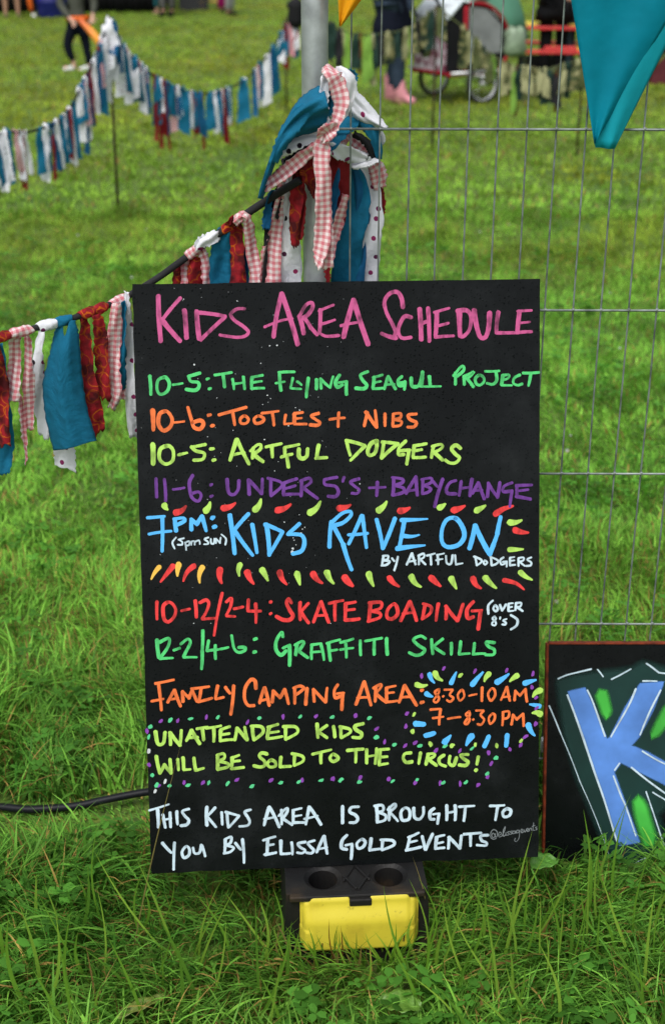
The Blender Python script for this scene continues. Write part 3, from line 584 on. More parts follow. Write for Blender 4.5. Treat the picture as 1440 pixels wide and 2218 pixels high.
    line('lime', 300, 1560, 25, """w28 s 112,76 127,152 163,147 173,80; w26 205,80 210,156; w27 207,80 270,162; w24 270,162 279,66; w27 344,68 313,131; w27 347,67 398,151; w21 325,115 385,110; w22 382,55 450,44; w24 416,55 425,126; w22 442,51 535,36; w24 490,50 490,136; w26 535,70 532,126; w21 533,62 593,41; w20 535,95 590,86; w22 532,133 618,125; w25 627,126 640,50; w26 641,52 703,127; w25 706,126 691,46; w26 740,42 750,126; w24 s 733,37 798,42 808,80 752,128;
      w26 848,50 837,110; w22 842,44 905,26; w21 845,80 910,72; w23 837,119 933,105; w26 955,45 955,120; w24 s 943,41 1018,42 1032,80 957,123; w26 1160,25 1165,111; w24 1223,34 1167,75; w26 1167,75 1223,112; w25 1266,40 1275,106; w25 1315,45 1315,110; w23 s 1308,42 1368,56 1373,80 1317,113; w26 R s 197,22 147,36 152,60 188,85 178,112 132,110;
      w26 117,235 140,342; w26 141,342 170,288; w26 171,290 209,340; w26 211,340 206,255; w22 256,254 261,322; w25 291,244 295,315; w20 295,321 338,318; w25 361,244 371,315; w21 371,325 423,311; w26 515,234 515,315; w23 s 512,226 553,216 558,245 522,265; w24 s 522,265 583,281 578,303 517,318; w26 610,244 606,300; w21 606,243 653,226; w20 611,269 658,262; w23 606,314 683,305; w26 s 833,217 800,212 787,235 818,265 818,294 790,303 752,295; w24 c 860,258 838,280 852,302 888,298 888,270; w25 925,240 921,296; w21 921,302 988,298; w25 1015,220 1011,291; w22 s 998,216 1063,232 1068,265 1012,293;
      w22 1132,219 1250,191; w24 1185,210 1185,276; w24 c 1265,219 1243,245 1265,267 1297,245; w24 R 98,195 198,186; w24 R 150,195 150,271; w25 R 221,190 221,276; w24 R 285,185 276,281; w18 R 222,235 280,226; w26 R 306,195 301,286; w22 R 306,190 363,186; w20 R 306,239 353,235; w22 R 302,291 358,281; w25 R s 507,212 471,217 458,245 477,273 513,270; w23 R 570,214 559,281; w24 R 620,225 606,286; w22 R s 616,220 658,217 658,235 622,255; w24 R 627,258 673,292; w24 R s 722,227 692,250 697,283 733,298; w25 R s 761,234 757,279 785,292 803,245; w25 R s 878,222 832,226 851,250 878,270 863,293 822,290; w24 R 945,238 936,285; w25 R 929,325 934,322""")
    line('white', 300, 1730, 22, """w16 72,75 198,36; w25 126,72 130,184; w22 160,104 175,185; w22 206,90 210,182; w16 166,136 213,126; w22 250,84 255,165; s 328,66 287,80 301,110 328,140 314,168 277,174; w25 445,55 445,169; w22 498,58 446,113; 446,116 503,182; 541,89 545,166; w23 576,88 585,184; w19 567,86 653,110; w20 653,112 586,186; w20 s 728,71 691,85 711,120 723,149 708,173 657,179; w25 849,55 817,170; w26 852,55 914,181; w17 817,130 878,120; 930,75 930,165; w20 s 912,110 960,62 968,80 937,130; w21 942,132 998,168; 1005,80 1005,150; w17 1002,74 1058,61; w16 1005,115 1058,106; w19 1004,155 1078,154; w23 1108,55 1087,165; w25 1112,54 1184,165; w17 1077,130 1163,110; w26 1325,50 1325,155;
      R s 168,51 122,56 112,85 148,105 163,130 148,152 112,154; w24 R 285,50 290,145; w20 R s 273,46 323,42 328,75 292,85; w20 R s 292,85 343,106 338,138 287,153; w23 R 370,55 366,136; w19 R s 357,70 400,33 408,50 372,85; w21 R 377,92 423,143; R c 462,62 443,90 452,137 493,132 502,90 488,62; R s 526,60 531,118 563,132 588,100 590,55; w23 R s 658,62 633,85 633,128 658,132; w17 R 652,100 693,95; R 690,102 681,160; w25 R 740,45 740,136; w24 R 795,45 795,136; w17 R 742,90 795,81; w19 R 822,51 918,45; R 860,55 851,141; w19 R 1022,45 1113,41; R 1070,50 1056,136; w23 R c 1130,64 1104,86 1112,116 1146,108 1156,76;
      157,287 213,348; w23 235,285 230,458; w21 c 310,308 284,345 297,382 328,365 332,326; w20 s 356,318 366,353 398,348 409,300; w20 415,304 434,371; w23 564,264 560,346; w19 s 562,262 603,247 598,285 567,300; w20 s 567,300 618,316 598,343 557,353; w20 631,287 664,328; 676,264 686,414; w25 840,264 836,356; w19 812,270 888,246; w18 836,304 878,296; w21 822,363 893,350; w24 925,274 925,352; w18 925,358 983,355; w22 995,284 1000,360; w20 s 1083,281 1037,291 1051,315 1083,335 1063,353 1032,350; w20 s 1143,271 1102,286 1116,310 1138,334 1123,353 1092,350; w23 1204,244 1158,346; w23 1207,244 1225,355; w17 1171,326 1224,316;
      w24 R s 93,237 63,270 59,318 92,328; w17 R 85,302 128,291; w25 R 126,298 121,389; w22 R c 190,263 158,290 167,322 198,312 212,281; w24 R 250,260 241,326; w20 R 241,334 308,325; w24 R 325,270 320,325; w21 R s 313,266 388,271 397,300 322,333; w24 R 500,250 483,325; w19 R 493,250 558,221; w18 R 492,284 548,272; w22 R 477,334 573,313; w23 R 581,244 600,328; w22 R 648,230 605,329; w24 R 675,255 667,320; w19 R 671,250 723,236; w17 R 671,290 718,281; w19 R 667,324 723,318; w22 R 751,321 755,250; w23 R 756,250 823,321; w22 R 826,321 835,240; w19 R 852,230 963,221; w22 R 895,236 895,305; w20 R s 1008,236 962,241 967,270 998,285 993,303 937,300""")
    line('grey', 300, 1730, 5, """w6 R c 1042,222 1032,238 1042,252 1054,240; w6 R s 1056,225 1056,248 1068,240 1066,212 1046,200 1028,215 1026,250 1044,262 1062,256; R s 1076,238 1094,228 1086,216 1074,232 1082,248 1098,240; w6 R s 1098,242 1116,205 1120,180 1108,205 1108,242 1122,234; R s 1124,218 1124,236 1132,234; R s 1146,212 1134,218 1146,228 1136,236; R s 1164,208 1152,214 1164,224 1152,232;
      R s 1184,210 1170,210 1168,226 1182,222 1186,208 1188,226; R s 1210,204 1196,204 1192,220 1206,218 1212,204 1210,250 1194,276 1180,270 1186,256; R s 1222,214 1234,204 1226,196 1220,210 1228,220 1240,212; R s 1240,198 1248,216 1258,194; R s 1260,206 1270,198 1264,190 1258,204 1266,212 1274,206; R s 1274,194 1276,210 1278,196 1288,190 1292,206; R s 1304,156 1300,200 1310,204; R 1294,178 1312,172; R s 1326,182 1316,186 1326,196 1318,202""", label='small thin grey handle in script at the board corner')
    # flourishes of tapering dashes
    rows = {'lime': (1080, """t w34 170,45 190,70; t w36 440,76 466,25; t w36 760,70 795,5; t w36 1115,90 1180,20; t w36 R 300,75 350,20; t w34 R 695,58 730,35; t w34 R 935,76 990,45; t w34 R 1150,155 1225,140; t w28 R 1150,330 1235,328;
             t w30 660,430 655,500; t w34 805,465 840,530; t w34 1030,488 1048,556; t w34 1225,480 1267,550; t w34 R 235,490 265,566; t w34 R 512,508 572,572; t w34 R 770,520 802,582; t w34 R 992,515 1060,580; t w30 R 1220,480 1292,526"""),
            'red': (1080, """t w36 245,90 308,50; t w36 555,62 628,30; t w36 905,75 988,38; t w36 1305,62 1375,42; t w36 R 440,80 500,60; t w36 R 788,75 856,48; t w34 R 1060,97 1110,66 1170,48; t w34 R 1185,205 1268,221;
             t w30 225,438 145,540; t w30 360,438 293,535; t w36 530,465 540,548; t w36 708,480 748,552; t w34 918,480 962,556; t w36 1135,490 1192,548; t w36 1340,512 1392,566; t w36 R 80,515 130,568; t w32 R 370,516 430,570; t w36 R 642,516 700,568; t w34 R 912,522 962,582; t w26 R 1115,530 1190,550 1242,590"""),
            'amber': (1080, "t w26 135,445 85,522; t w32 262,430 254,500; t w30 414,448 398,545")}
    for c, (oy, sp) in rows.items():
        s = Strokes(PL); s.text(300, oy, 30, sp); s.build('dash_flourish', PAINT[c], root)
    conf = {'violet': [(145, 365, 0, 0), (257, 362, 0, 0), (442, 340, 0, 0), (710, 370, 0, 0), (940, 335, 0, 0), (1152, 333, 0, 0), (1410, 328, 0, 0), (57, 430, 0, 0), (150, 330, 1, 0), (285, 415, 1, 0), (722, 22, 1, 0), (578, 70, 1, 0), (925, 38, 1, 0), (1130, 33, 1, 0), (1300, 57, 1, 0), (1293, 145, 1, 0), (1320, 212, 1, 0), (1322, 282, 1, 0), (1318, 382, 1, 0), (483, 315, 1, 0), (475, 400, 1, 0),
              (337, 140, 1, 1), (470, 165, 1, 1), (535, 145, 1, 1), (670, 195, 1, 1), (825, 200, 1, 1), (1012, 210, 1, 1), (1150, 188, 1, 1), (1220, 160, 1, 1), (1252, 105, 1, 1), (1030, 280, 1, 1), (1005, 368, 1, 1), (943, 420, 1, 1), (828, 412, 1, 1), (698, 408, 1, 1), (537, 405, 1, 1), (365, 382, 1, 1), (180, 374, 1, 1), (5, 380, 1, 1), (55, 68, 0, 1), (70, 288, 0, 1), (135, 425, 0, 1), (297, 405, 0, 1), (420, 405, 0, 1), (640, 387, 0, 1), (862, 390, 0, 1), (1063, 390, 0, 1), (1262, 380, 0, 1)],
            'mint': [(208, 358, 0, 0), (340, 350, 0, 0), (515, 340, 0, 0), (785, 347, 0, 0), (1052, 335, 0, 0), (1260, 338, 0, 0), (80, 402, 0, 0), (68, 470, 0, 0), (240, 345, 1, 0), (285, 470, 1, 0), (400, 158, 1, 1), (568, 165, 1, 1), (730, 168, 1, 1), (905, 183, 1, 1), (1062, 243, 1, 1), (1003, 348, 1, 1), (865, 402, 1, 1), (720, 405, 1, 1), (548, 385, 1, 1), (390, 395, 1, 1), (173, 400, 1, 1), (52, 388, 1, 1),
              (93, 357, 0, 1), (120, 420, 0, 1), (203, 425, 0, 1), (322, 422, 0, 1), (457, 405, 0, 1), (580, 410, 0, 1), (737, 428, 0, 1), (925, 405, 0, 1), (1040, 400, 0, 1), (1187, 390, 0, 1), (1315, 387, 0, 1)],
            'lime': [(830, 68, 1, 0), (528, 322, 1, 0), (518, 432, 1, 0), (635, 155, 1, 1), (775, 165, 1, 1), (925, 158, 1, 1), (1065, 165, 1, 1), (1222, 133, 1, 1)], 'splash': [(68, 200, 0, 1), (110, 460, 0, 1), (175, 397, 0, 1)]}
    ex = {'lime': "t w30 R 548,128 612,130; t w32 R 665,55 710,100; t w30 R 1012,60 985,105; t w30 R 1195,70 1150,105; t w34 R 1345,165 1300,205; t w34 R 1345,318 1298,312",
          'blue': "t w26 R 630,62 660,116; t w26 R 770,116 802,48; t w30 R 908,126 975,48; t w32 R 1068,112 1142,60; t w30 R 1250,118 1318,98; t w28 R 610,188 648,206; t w26 R 1340,268 1280,256; w38 R 540,382 590,386; w40 R 605,458 658,444; w32 t R 1270,392 1310,458"}
    s_b = Strokes(PL); s_b.text(300, 1440, 30, ex['blue']); s_b.text(300, 1560, 30, "w34 t R 728,140 765,100; w36 t R 900,104 868,160; w34 R 1012,106 985,168; w38 R 1132,98 1126,164"); s_b.build('dash_flourish', PAINT['blue'], root)
    r = random.Random(9)
    for c, L_ in conf.items():
        s = Strokes(PL)
        for x, y, right, blk in L_:
            s.blob((720 if right else 300) + x / 3, (1560 if blk else 1440) + y / 3, r.uniform(5.2, 6.8), r.uniform(3.2, 4.6), math.pi / 2 + r.uniform(-1.0, .3) if c != 'mint' else r.uniform(.2, 1.2))
        if c == 'lime': s.text(300, 1440, 30, ex['lime'])
        s.build('confetti_dabs', PAINT[c], root)
    s = Strokes(PL)
    for x, y, q in ((398, 648, 1.6), (514, 652, 1.8), (584, 749, 2), (600, 748, 2.1), (565, 787, 1.7), (421, 790, 2.6), (579, 856, 2), (586, 863, 1.3), (569, 876, 1.3), (640, 883, 1.5), (649, 888, 2.4), (625, 922, 1.9), (546, 845, 1.2), (505, 932, 1.2), (450, 946, 1.6), (573, 952, 1.8),
                    (595, 1020, 1.6), (603, 1000, 1.1), (616, 1131, 1.7), (648, 1115, 1.3), (633, 1196, 5.5), (634, 1188, 3.5), (637, 1170, 1.6), (641, 1180, 1.5), (652, 1155, 3.0), (655, 1146, 1.8), (635, 1165, 1.2), (420, 1350, 1.4), (457, 1350, 1.4), (716, 1350, 1.2), (470, 862, 1.2), (429, 820, 1.2), (660, 1142, 1.5), (698, 955, 1.1), (779, 1048, 1.6), (774, 1062, 1.4)):
        s.blob(x, y, q * .72 * r.uniform(.8, 1.2), q * .72 * r.uniform(.8, 1.5), r.uniform(0, 3))
    for k in range(60): s.blob(r.uniform(300, 760), r.uniform(620, 1280), r.uniform(.4, .8), r.uniform(.4, .9), r.uniform(0, 3))
    s.build('paint_splashes', PAINT['splash'], root)
    # smudges of rubbed out chalk
make_board()

# ---------------------------------------------------------------- second board with the sprayed letter
def soft_mat(name, col):
    m, nt, b = newmat('spray ' + name); L = nt.links
    a = N(nt, 'ShaderNodeAttribute', attribute_name='Col'); sp = N(nt, 'ShaderNodeSeparateColor'); L.new(a.outputs['Color'], sp.inputs[0])
    tc = N(nt, 'ShaderNodeTexCoord'); no = N(nt, 'ShaderNodeTexNoise', Scale=14.0, Detail=4.0); L.new(tc.outputs['Object'], no.inputs['Vector'])
    L.new(ramp(nt, no.outputs[0], [(.3, tuple(x * .70 for x in col) + (1,)), (.7, tuple(x * 1.15 for x in col) + (1,))]), b.inputs['Base Color']); b.inputs['Roughness'].default_value = .55
    b.inputs['Specular IOR Level'].default_value = .3; L.new(sp.outputs[0], b.inputs['Alpha']); return m
def make_letter_board():
    tl = at(1187, 1397, 2.050); bl = at(1184, 1868, 1.938)
    p0 = Vector((bl.x - .004, 1.940, 0.004)); e2 = Vector((0, 2.050 - 1.940, .372)).normalized(); e1 = Vector((1, .004, 0)).normalized(); e1 = (e1 - e2 * e1.dot(e2)).normalized(); e3 = e1.cross(e2)
    root = empty('letter_board', label='short black board with a sprayed blue letter and orange painted edge, on the grass', cat='sign board')
    frame(root, e1, e2, e3, p0); W, Hh, T = .52, math.hypot(.11, .372), .012
    PL = (p0, e1, e2, e3); q = lambda x, y: Vector(to_plane(1140 + x / 3.8233, 1340 + y / 3.8233, *PL))
    yb = q(160, 213).y
    mb = MB(); mb.box((W / 2, yb / 2, -T / 2), (W, yb, T)); mb.build('panel', BOARD_M, root, smooth=False)
    om = plain('orange edge paint', (.16, .026, .008), .6, var=.6, scale=60, spec=.2)
    mb = MB(); mb.box((-.0022, yb / 2, -T / 2 + .001), (.0044, yb + .002, T + .002)); mb.box((W / 2, yb + .0016, -T / 2 + .001), (W, .0032, T + .002))
    mb.build('painted_edge', om, root, smooth=False, bevel=.0008)
    def poly(name, pts, mat, z, soft, res=None):
        P = [q(*p) for p in pts]
        # resample outline, make an outer ring that fades
        Q_ = []
        for i in range(len(P)):
            a, b = P[i], P[(i + 1) % len(P)]; m = max(1, int((b - a).length / .006))
            Q_ += [a.lerp(b, k / m) for k in range(m)]
        n = len(Q_); area = sum(Q_[i].x * Q_[(i + 1) % n].y - Q_[(i + 1) % n].x * Q_[i].y for i in range(n))
        if area < 0: Q_.reverse()
        O = []
        for i in range(n):
            t = (Q_[(i + 1) % n] - Q_[i - 1]).normalized(); O.append(Q_[i] + Vector((t.y, -t.x)) * soft)
        bm = bmesh.new(); vi = [bm.verts.new((p.x, p.y, z)) for p in Q_]; vo = [bm.verts.new((p.x, p.y, z)) for p in O]
        
        for a_, b_, c_ in mathutils.geometry.tessellate_polygon([[Vector((p.x, p.y, 0)) for p in Q_]]): bm.faces.new((vi[a_], vi[b_], vi[c_]))
        for i in range(n):
            try: bm.faces.new((vi[i], vo[i], vo[(i + 1) % n], vi[(i + 1) % n]))
            except ValueError: pass
        me = bpy.data.meshes.new(name); bm.to_mesh(me); bm.free()
        at_ = me.attributes.new('Col', 'FLOAT_COLOR', 'POINT'); at_.data.foreach_set('color', np.array([[1, 1, 1, 1]] * n + [[0, 0, 0, 1]] * n, dtype=np.float32).ravel())
        me.materials.append(mat); o = bpy.data.objects.new(name, me); C.objects.link(o); o.parent = root; return o
    sh = soft_mat('dark green', (.004, .030, .026)); bl_ = soft_mat('blue', (.095, .24, .64)); gr = soft_mat('green', (.055, .42, .05))
    poly('sprayed_shadow', [(270, 520), (520, 470), (880, 430), (960, 380), (1180, 440), (1300, 520), (1240, 900), (1160, 1020), (1420, 1180), (1640, 1330), (1560, 1560), (1330, 1560), (1180, 1500), (1060, 1620), (1150, 1900), (1100, 2000), (760, 2030), (640, 1800), (430, 1300), (330, 950)], sh, .0004, .012)
    poly('letter', [(345, 605), (480, 576), (560, 760), (660, 1000), (690, 985), (820, 730), (940, 540), (1130, 525), (1040, 760), (930, 970), (860, 1050), (1010, 1115), (1250, 1250), (1500, 1400), (1420, 1540), (1147, 1372), (780, 1187), (718, 1270), (800, 1500), (930, 1848), (770, 1872), (655, 1500), (575, 1265), (487, 1000), (415, 800)], bl_, .0008, .0032)
    s = Strokes(PL, .0012); 
    s.text(1140, 1340, 16, """s 260,495 330,465 430,440 530,416; w14 585,420 630,478; w15 700,500 860,415; w16 990,370 1090,445 1160,452; w15 960,514 1075,516; w18 s 335,630 400,800 470,1000 560,1270 640,1500 745,1845; w16 s 500,590 550,700 645,970; w17 s 900,580 840,720 695,975; w16 s 1105,590 1010,780 935,960; w16 955,1095 1160,1210; w15 765,1195 725,1252; w17 865,1230 1160,1455;
        w15 s 715,1300 780,1470 820,1560 900,1795; w13 185,720 280,950; w9 280,950 440,1350; w7 440,1350 690,1990; w13 s 985,1430 1060,1650 1147,1920; w13 1040,1435 1160,1508; w8 s 1070,1955 950,1990 840,2060""", zoom=3.8233)
    s.build('outline_strokes', PAINT['white'], root)
    poly('sprayed_dash', [(590, 640), (610, 600), (645, 610), (668, 700), (680, 760), (662, 815), (640, 780), (615, 710)], gr, .0012, .008)
    poly('sprayed_dash', [(1230, 690), (1150, 740), (1090, 850), (1035, 975), (1080, 950), (1150, 860), (1230, 760)], gr, .0012, .008)
    poly('sprayed_dash', [(900, 1520), (930, 1480), (975, 1560), (1010, 1680), (1045, 1800), (1030, 1870), (985, 1870), (950, 1750), (915, 1620)], gr, .0012, .009)
make_letter_board()

# ---------------------------------------------------------------- mesh fence, its foot and the cable
FY = 2.064
def make_fence():
    root = empty('mesh_fence', (-.025, FY, 0), label='galvanised welded mesh fence panel with round end pole behind the schedule board', cat='fence')
    mb = MB(); mb.tube([(0, 0, .06), (0, 0, .6), (0, 0, 1.3), (0, 0, 2.02)], .0192, 28); mb.build('pole', GALV, root)
    mb = MB(); mb.tube([(3.3, 0, .06), (3.3, 0, 2.02)], .0192, 16); mb.build('pole', GALV, root)
    wr = plain('mesh wire', (.19, .22, .21), .45, .35, .5, 45)
    mb = MB(); r = random.Random(4)
    for k in range(76):
        x = .0517 + .0425 * k
        pts = [(x + r.uniform(-.0007, .0007), .0, z) for z in np.linspace(.125, 2.0, 9)]
        mb.tube(pts, .00145, 6)
    mb.build('vertical_wires', wr, root)
    mb = MB()
    for z in (.132, .400, .672, .9405, 1.209, 1.478, 1.746):
        mb.tube([(.015, -.0036, z), (.8, -.0036, z - .002), (1.7, -.0036, z), (3.29, -.0036, z)], .0019, 8)
    for z in (.400, .672, .9405, 1.209):
        for k in range(28): mb.tube([(.0517 + .0425 * k - .0022, -.0026, z + r.uniform(-.0006, .0006)), (.0517 + .0425 * k, -.0036, z), (.0517 + .0425 * k + .0022, -.0026, z)], [.0018, .0027, .0018], 6)
    mb.build('horizontal_wires', wr, root)
    mb = MB(); mb.tube([(.019, 0, 2.0), (3.28, 0, 2.0)], .0185, 16); mb.build('top_rail', GALV, root)
    # end caps where the bottom wire meets a bracket beside the letter board
    p = at(1176, 1605, FY)
    mb = MB(); mb.box((p.x + .025, -.012, p.z), (.012, .016, .026)); mb.build('bracket', plain('zinc bracket', (.55, .56, .57), .4, .4), root, bevel=.003)
make_fence()

def make_foot():
    root = empty('fence_weight', (FOOT[0], FOOT[1], 0), FOOT[2], 'black moulded fence foot with a yellow end cap under the schedule board', 'fence foot')
    m, nt, b = newmat('recycled black plastic'); L = nt.links; tc = N(nt, 'ShaderNodeTexCoord'); n1 = N(nt, 'ShaderNodeTexNoise', Scale=9.0, Detail=8.0); n2 = N(nt, 'ShaderNodeTexNoise', Scale=160.0, Detail=4.0)
    L.new(tc.outputs['Object'], n1.inputs['Vector']); L.new(tc.outputs['Object'], n2.inputs['Vector'])
    L.new(ramp(nt, n1.outputs[0], [(.38, (.006, .006, .0065, 1)), (.52, (.013, .012, .011, 1)), (.66, (.060, .038, .020, 1))]), b.inputs['Base Color']); b.inputs['Roughness'].default_value = .5; b.inputs['Specular IOR Level'].default_value = .3
    bp = N(nt, 'ShaderNodeBump', Strength=.3, Distance=.002); L.new(n2.outputs[0], bp.inputs['Height']); L.new(bp.outputs[0], b.inputs['Normal'])
    Hh, hw, Ln = .130, .108, .70
    bm = bmesh.new(); holes = [(sx * .051, y) for y in (.036, .20, .3625, .52, .66) for sx in (-1, 1)]
    ys = [0, .083, .28, .44, .60, Ln]; xs = [-hw, 0, hw]; ns = 28
    def V(x, y, z): return bm.verts.new((x, y, z))
    h = 0; rr = .0225
    for j in range(5):
        for i in range(2):
            x0, x1, y0, y1 = xs[i], xs[i + 1], ys[j], ys[j + 1]; cx, cy = (x0 + x1) / 2, (y0 + y1) / 2
            if j == 0: cy = .038
            if i == 0: cx = -.050
            else: cx = .052
            outer = []; c0 = []; c1 = []; c2 = []
            for k in range(ns):
                a = 2 * math.pi * k / ns; dx, dy = math.cos(a), math.sin(a)
                tx = ((x1 - cx) / dx if dx > 1e-9 else (x0 - cx) / dx if dx < -1e-9 else 1e9); ty = ((y1 - cy) / dy if dy > 1e-9 else (y0 - cy) / dy if dy < -1e-9 else 1e9); t = min(tx, ty)
                outer.append(V(cx + dx * t, cy + dy * t, Hh)); c0.append(V(cx + dx * (rr + .007), cy + dy * (rr + .007), Hh - .001)); c1.append(V(cx + dx * rr, cy + dy * rr, Hh - .005)); c2.append(V(cx + dx * rr * .9, cy + dy * rr * .9, .03))
            for k in range(ns):
                n = (k + 1) % ns
                for A, B in ((outer, c0), (c0, c1), (c1, c2)): bm.faces.new((A[k], A[n], B[n], B[k]))
            bm.faces.new(c2)
            for (sx, sy) in ((x0, y0), (x1, y0), (x1, y1), (x0, y1)):   # corner triangles left by the radial sampling
                d = sorted(outer, key=lambda v: (v.co.x - sx) ** 2 + (v.co.y - sy) ** 2)[:2]; c = V(sx, sy, Hh)
                try: bm.faces.new((d[0], d[1], c))
                except ValueError: pass
    bmesh.ops.remove_doubles(bm, verts=bm.verts, dist=1e-5)
    b_ = [V(-hw - .006, -.004, 0), V(hw + .006, -.004, 0), V(hw + .006, Ln + .004, 0), V(-hw - .006, Ln + .004, 0)]; t_ = [V(-hw, 0, Hh), V(hw, 0, Hh), V(hw, Ln, Hh), V(-hw, Ln, Hh)]
    for k in range(4): bm.faces.new((b_[k], b_[(k + 1) % 4], t_[(k + 1) % 4], t_[k]))
    bm.faces.new(list(reversed(b_))); bmesh.ops.recalc_face_normals(bm, faces=bm.faces)
    me = bpy.data.meshes.new('body'); bm.to_mesh(me); bm.free(); me.materials.append(m); o = bpy.data.objects.new('body', me); C.objects.link(o); o.parent = root
    # raised ribs between the holes and a lip over the cap
    mb = MB()
    for s in (-1, 1):
        for sx in (-1, 1): mb.box((.001 + sx * .011, .032 + s * .010, Hh + .001), (.004, .040, .005), rot=Matrix.Rotation(s * sx * .5, 3, 'Z'))
    mb.box((.0, -.004, Hh - .003), (.206, .012, .009)); mb.box((.004, -.008, .121), (.034, .016, .012))
    mb.box((0, -.003, .010), (.20, .010, .022))
    mb.build('moulded_ribs', m, root, smooth=False, bevel=.0025)
    # yellow cap
    ym, nt, b = newmat('yellow plastic'); L = nt.links; tc = N(nt, 'ShaderNodeTexCoord'); no = N(nt, 'ShaderNodeTexNoise', Scale=18.0, Detail=6.0); L.new(tc.outputs['Object'], no.inputs['Vector'])
    nd = N(nt, 'ShaderNodeTexNoise', Scale=85.0, Detail=6.0, Roughness=.7); L.new(tc.outputs['Object'], nd.inputs['Vector'])
    ycol = (ramp(nt, no.outputs[0], [(.25, (.48, .37, .030, 1)), (.45, (.62, .51, .040, 1)), (.7, (.66, .55, .05, 1))]))
    L.new(mixrgb(nt, ramp(nt, nd.outputs[0], [(.60, (0, 0, 0, 1)), (.72, (.6, .6, .6, 1))]), ycol, (.10, .065, .02, 1)), b.inputs['Base Color']); b.inputs['Roughness'].default_value = .38
    bp = N(nt, 'ShaderNodeBump', Strength=.12, Distance=.002); n2 = N(nt, 'ShaderNodeTexNoise', Scale=70.0, Detail=5.0); L.new(tc.outputs['Object'], n2.inputs['Vector']); L.new(n2.outputs[0], bp.inputs['Height']); L.new(bp.outputs[0], b.inputs['Normal'])
    x0, x1 = -.0875, .0935; nx, nz = 72, 40; mb = MB(); P = []
    def sm(e0, e1, t): t = min(1, max(0, (t - e0) / (e1 - e0))); return t * t * (3 - 2 * t)
    for i in range(nx + 1):
        u = i / nx; x = x0 + (x1 - x0) * u; e = min(x - x0, x1 - x)
        zl = .031 + .018 * (1 - math.sqrt(max(0, 1 - (1 - min(1, e / .018)) ** 2)))
        zh = .1300 - .006 * (1 - sm(.014, .017, e)) - .004 * (1 - math.sqrt(max(0, 1 - (1 - min(1, e / .006)) ** 2)))
        if abs(x - .004) < .0165: zh -= .008
        for j in range(nz + 1):
            s = j / nz; z = zl + (zh - zl) * s
            ed = sm(0, .010, min(z - zl, e)); top = min(1, (zh - z) / .006)
            slope = 1 - .55 * sm(.086, .122, z)
            bulge = .026 * ed * slope * min(1, .55 + .45 * top) - .004 * sm(.02, .012, e) * (1 if z > .075 else .3)
            P.append((x, -.003 - max(0, bulge) * .72, z))
    F = [(i * (nz + 1) + j, (i + 1) * (nz + 1) + j, (i + 1) * (nz + 1) + j + 1, i * (nz + 1) + j + 1) for i in range(nx) for j in range(nz)]
    mb.add(P, F); mb.build('end_cap', ym, root, solid=.003)
    mb = MB()
    for x, z in ((-.055, .048), (.070, .058)): mb.box((x, -.0232, z), (.0016, .002, .013), rot=Matrix.Rotation(.05, 3, 'Y'))
    mb.build('moulding_slots', plain('brown dirt', (.035, .016, .006), .8), root, smooth=False)
make_foot()

def make_cable():
    P = [at_z(-160, 1755, .012), at_z(-60, 1752, .013), at_z(0, 1748, .016), at_z(60, 1753, .017), at_z(120, 1750, .018), at_z(170, 1745, .020), at_z(225, 1733, .026), at_z(280, 1722, .032), at_z(330, 1714, .036), at_z(400, 1706, .034), at_z(480, 1700, .02)]
    mb = MB(); mb.tube(catmull(P, 8), .0070, 12)
    tag(mb.build('power_cable', plain('black rubber', (.008, .009, .012), .5, var=.3, spec=.2)), 'thick black power cable lying in the grass beside the schedule board', 'cable')
make_cable()

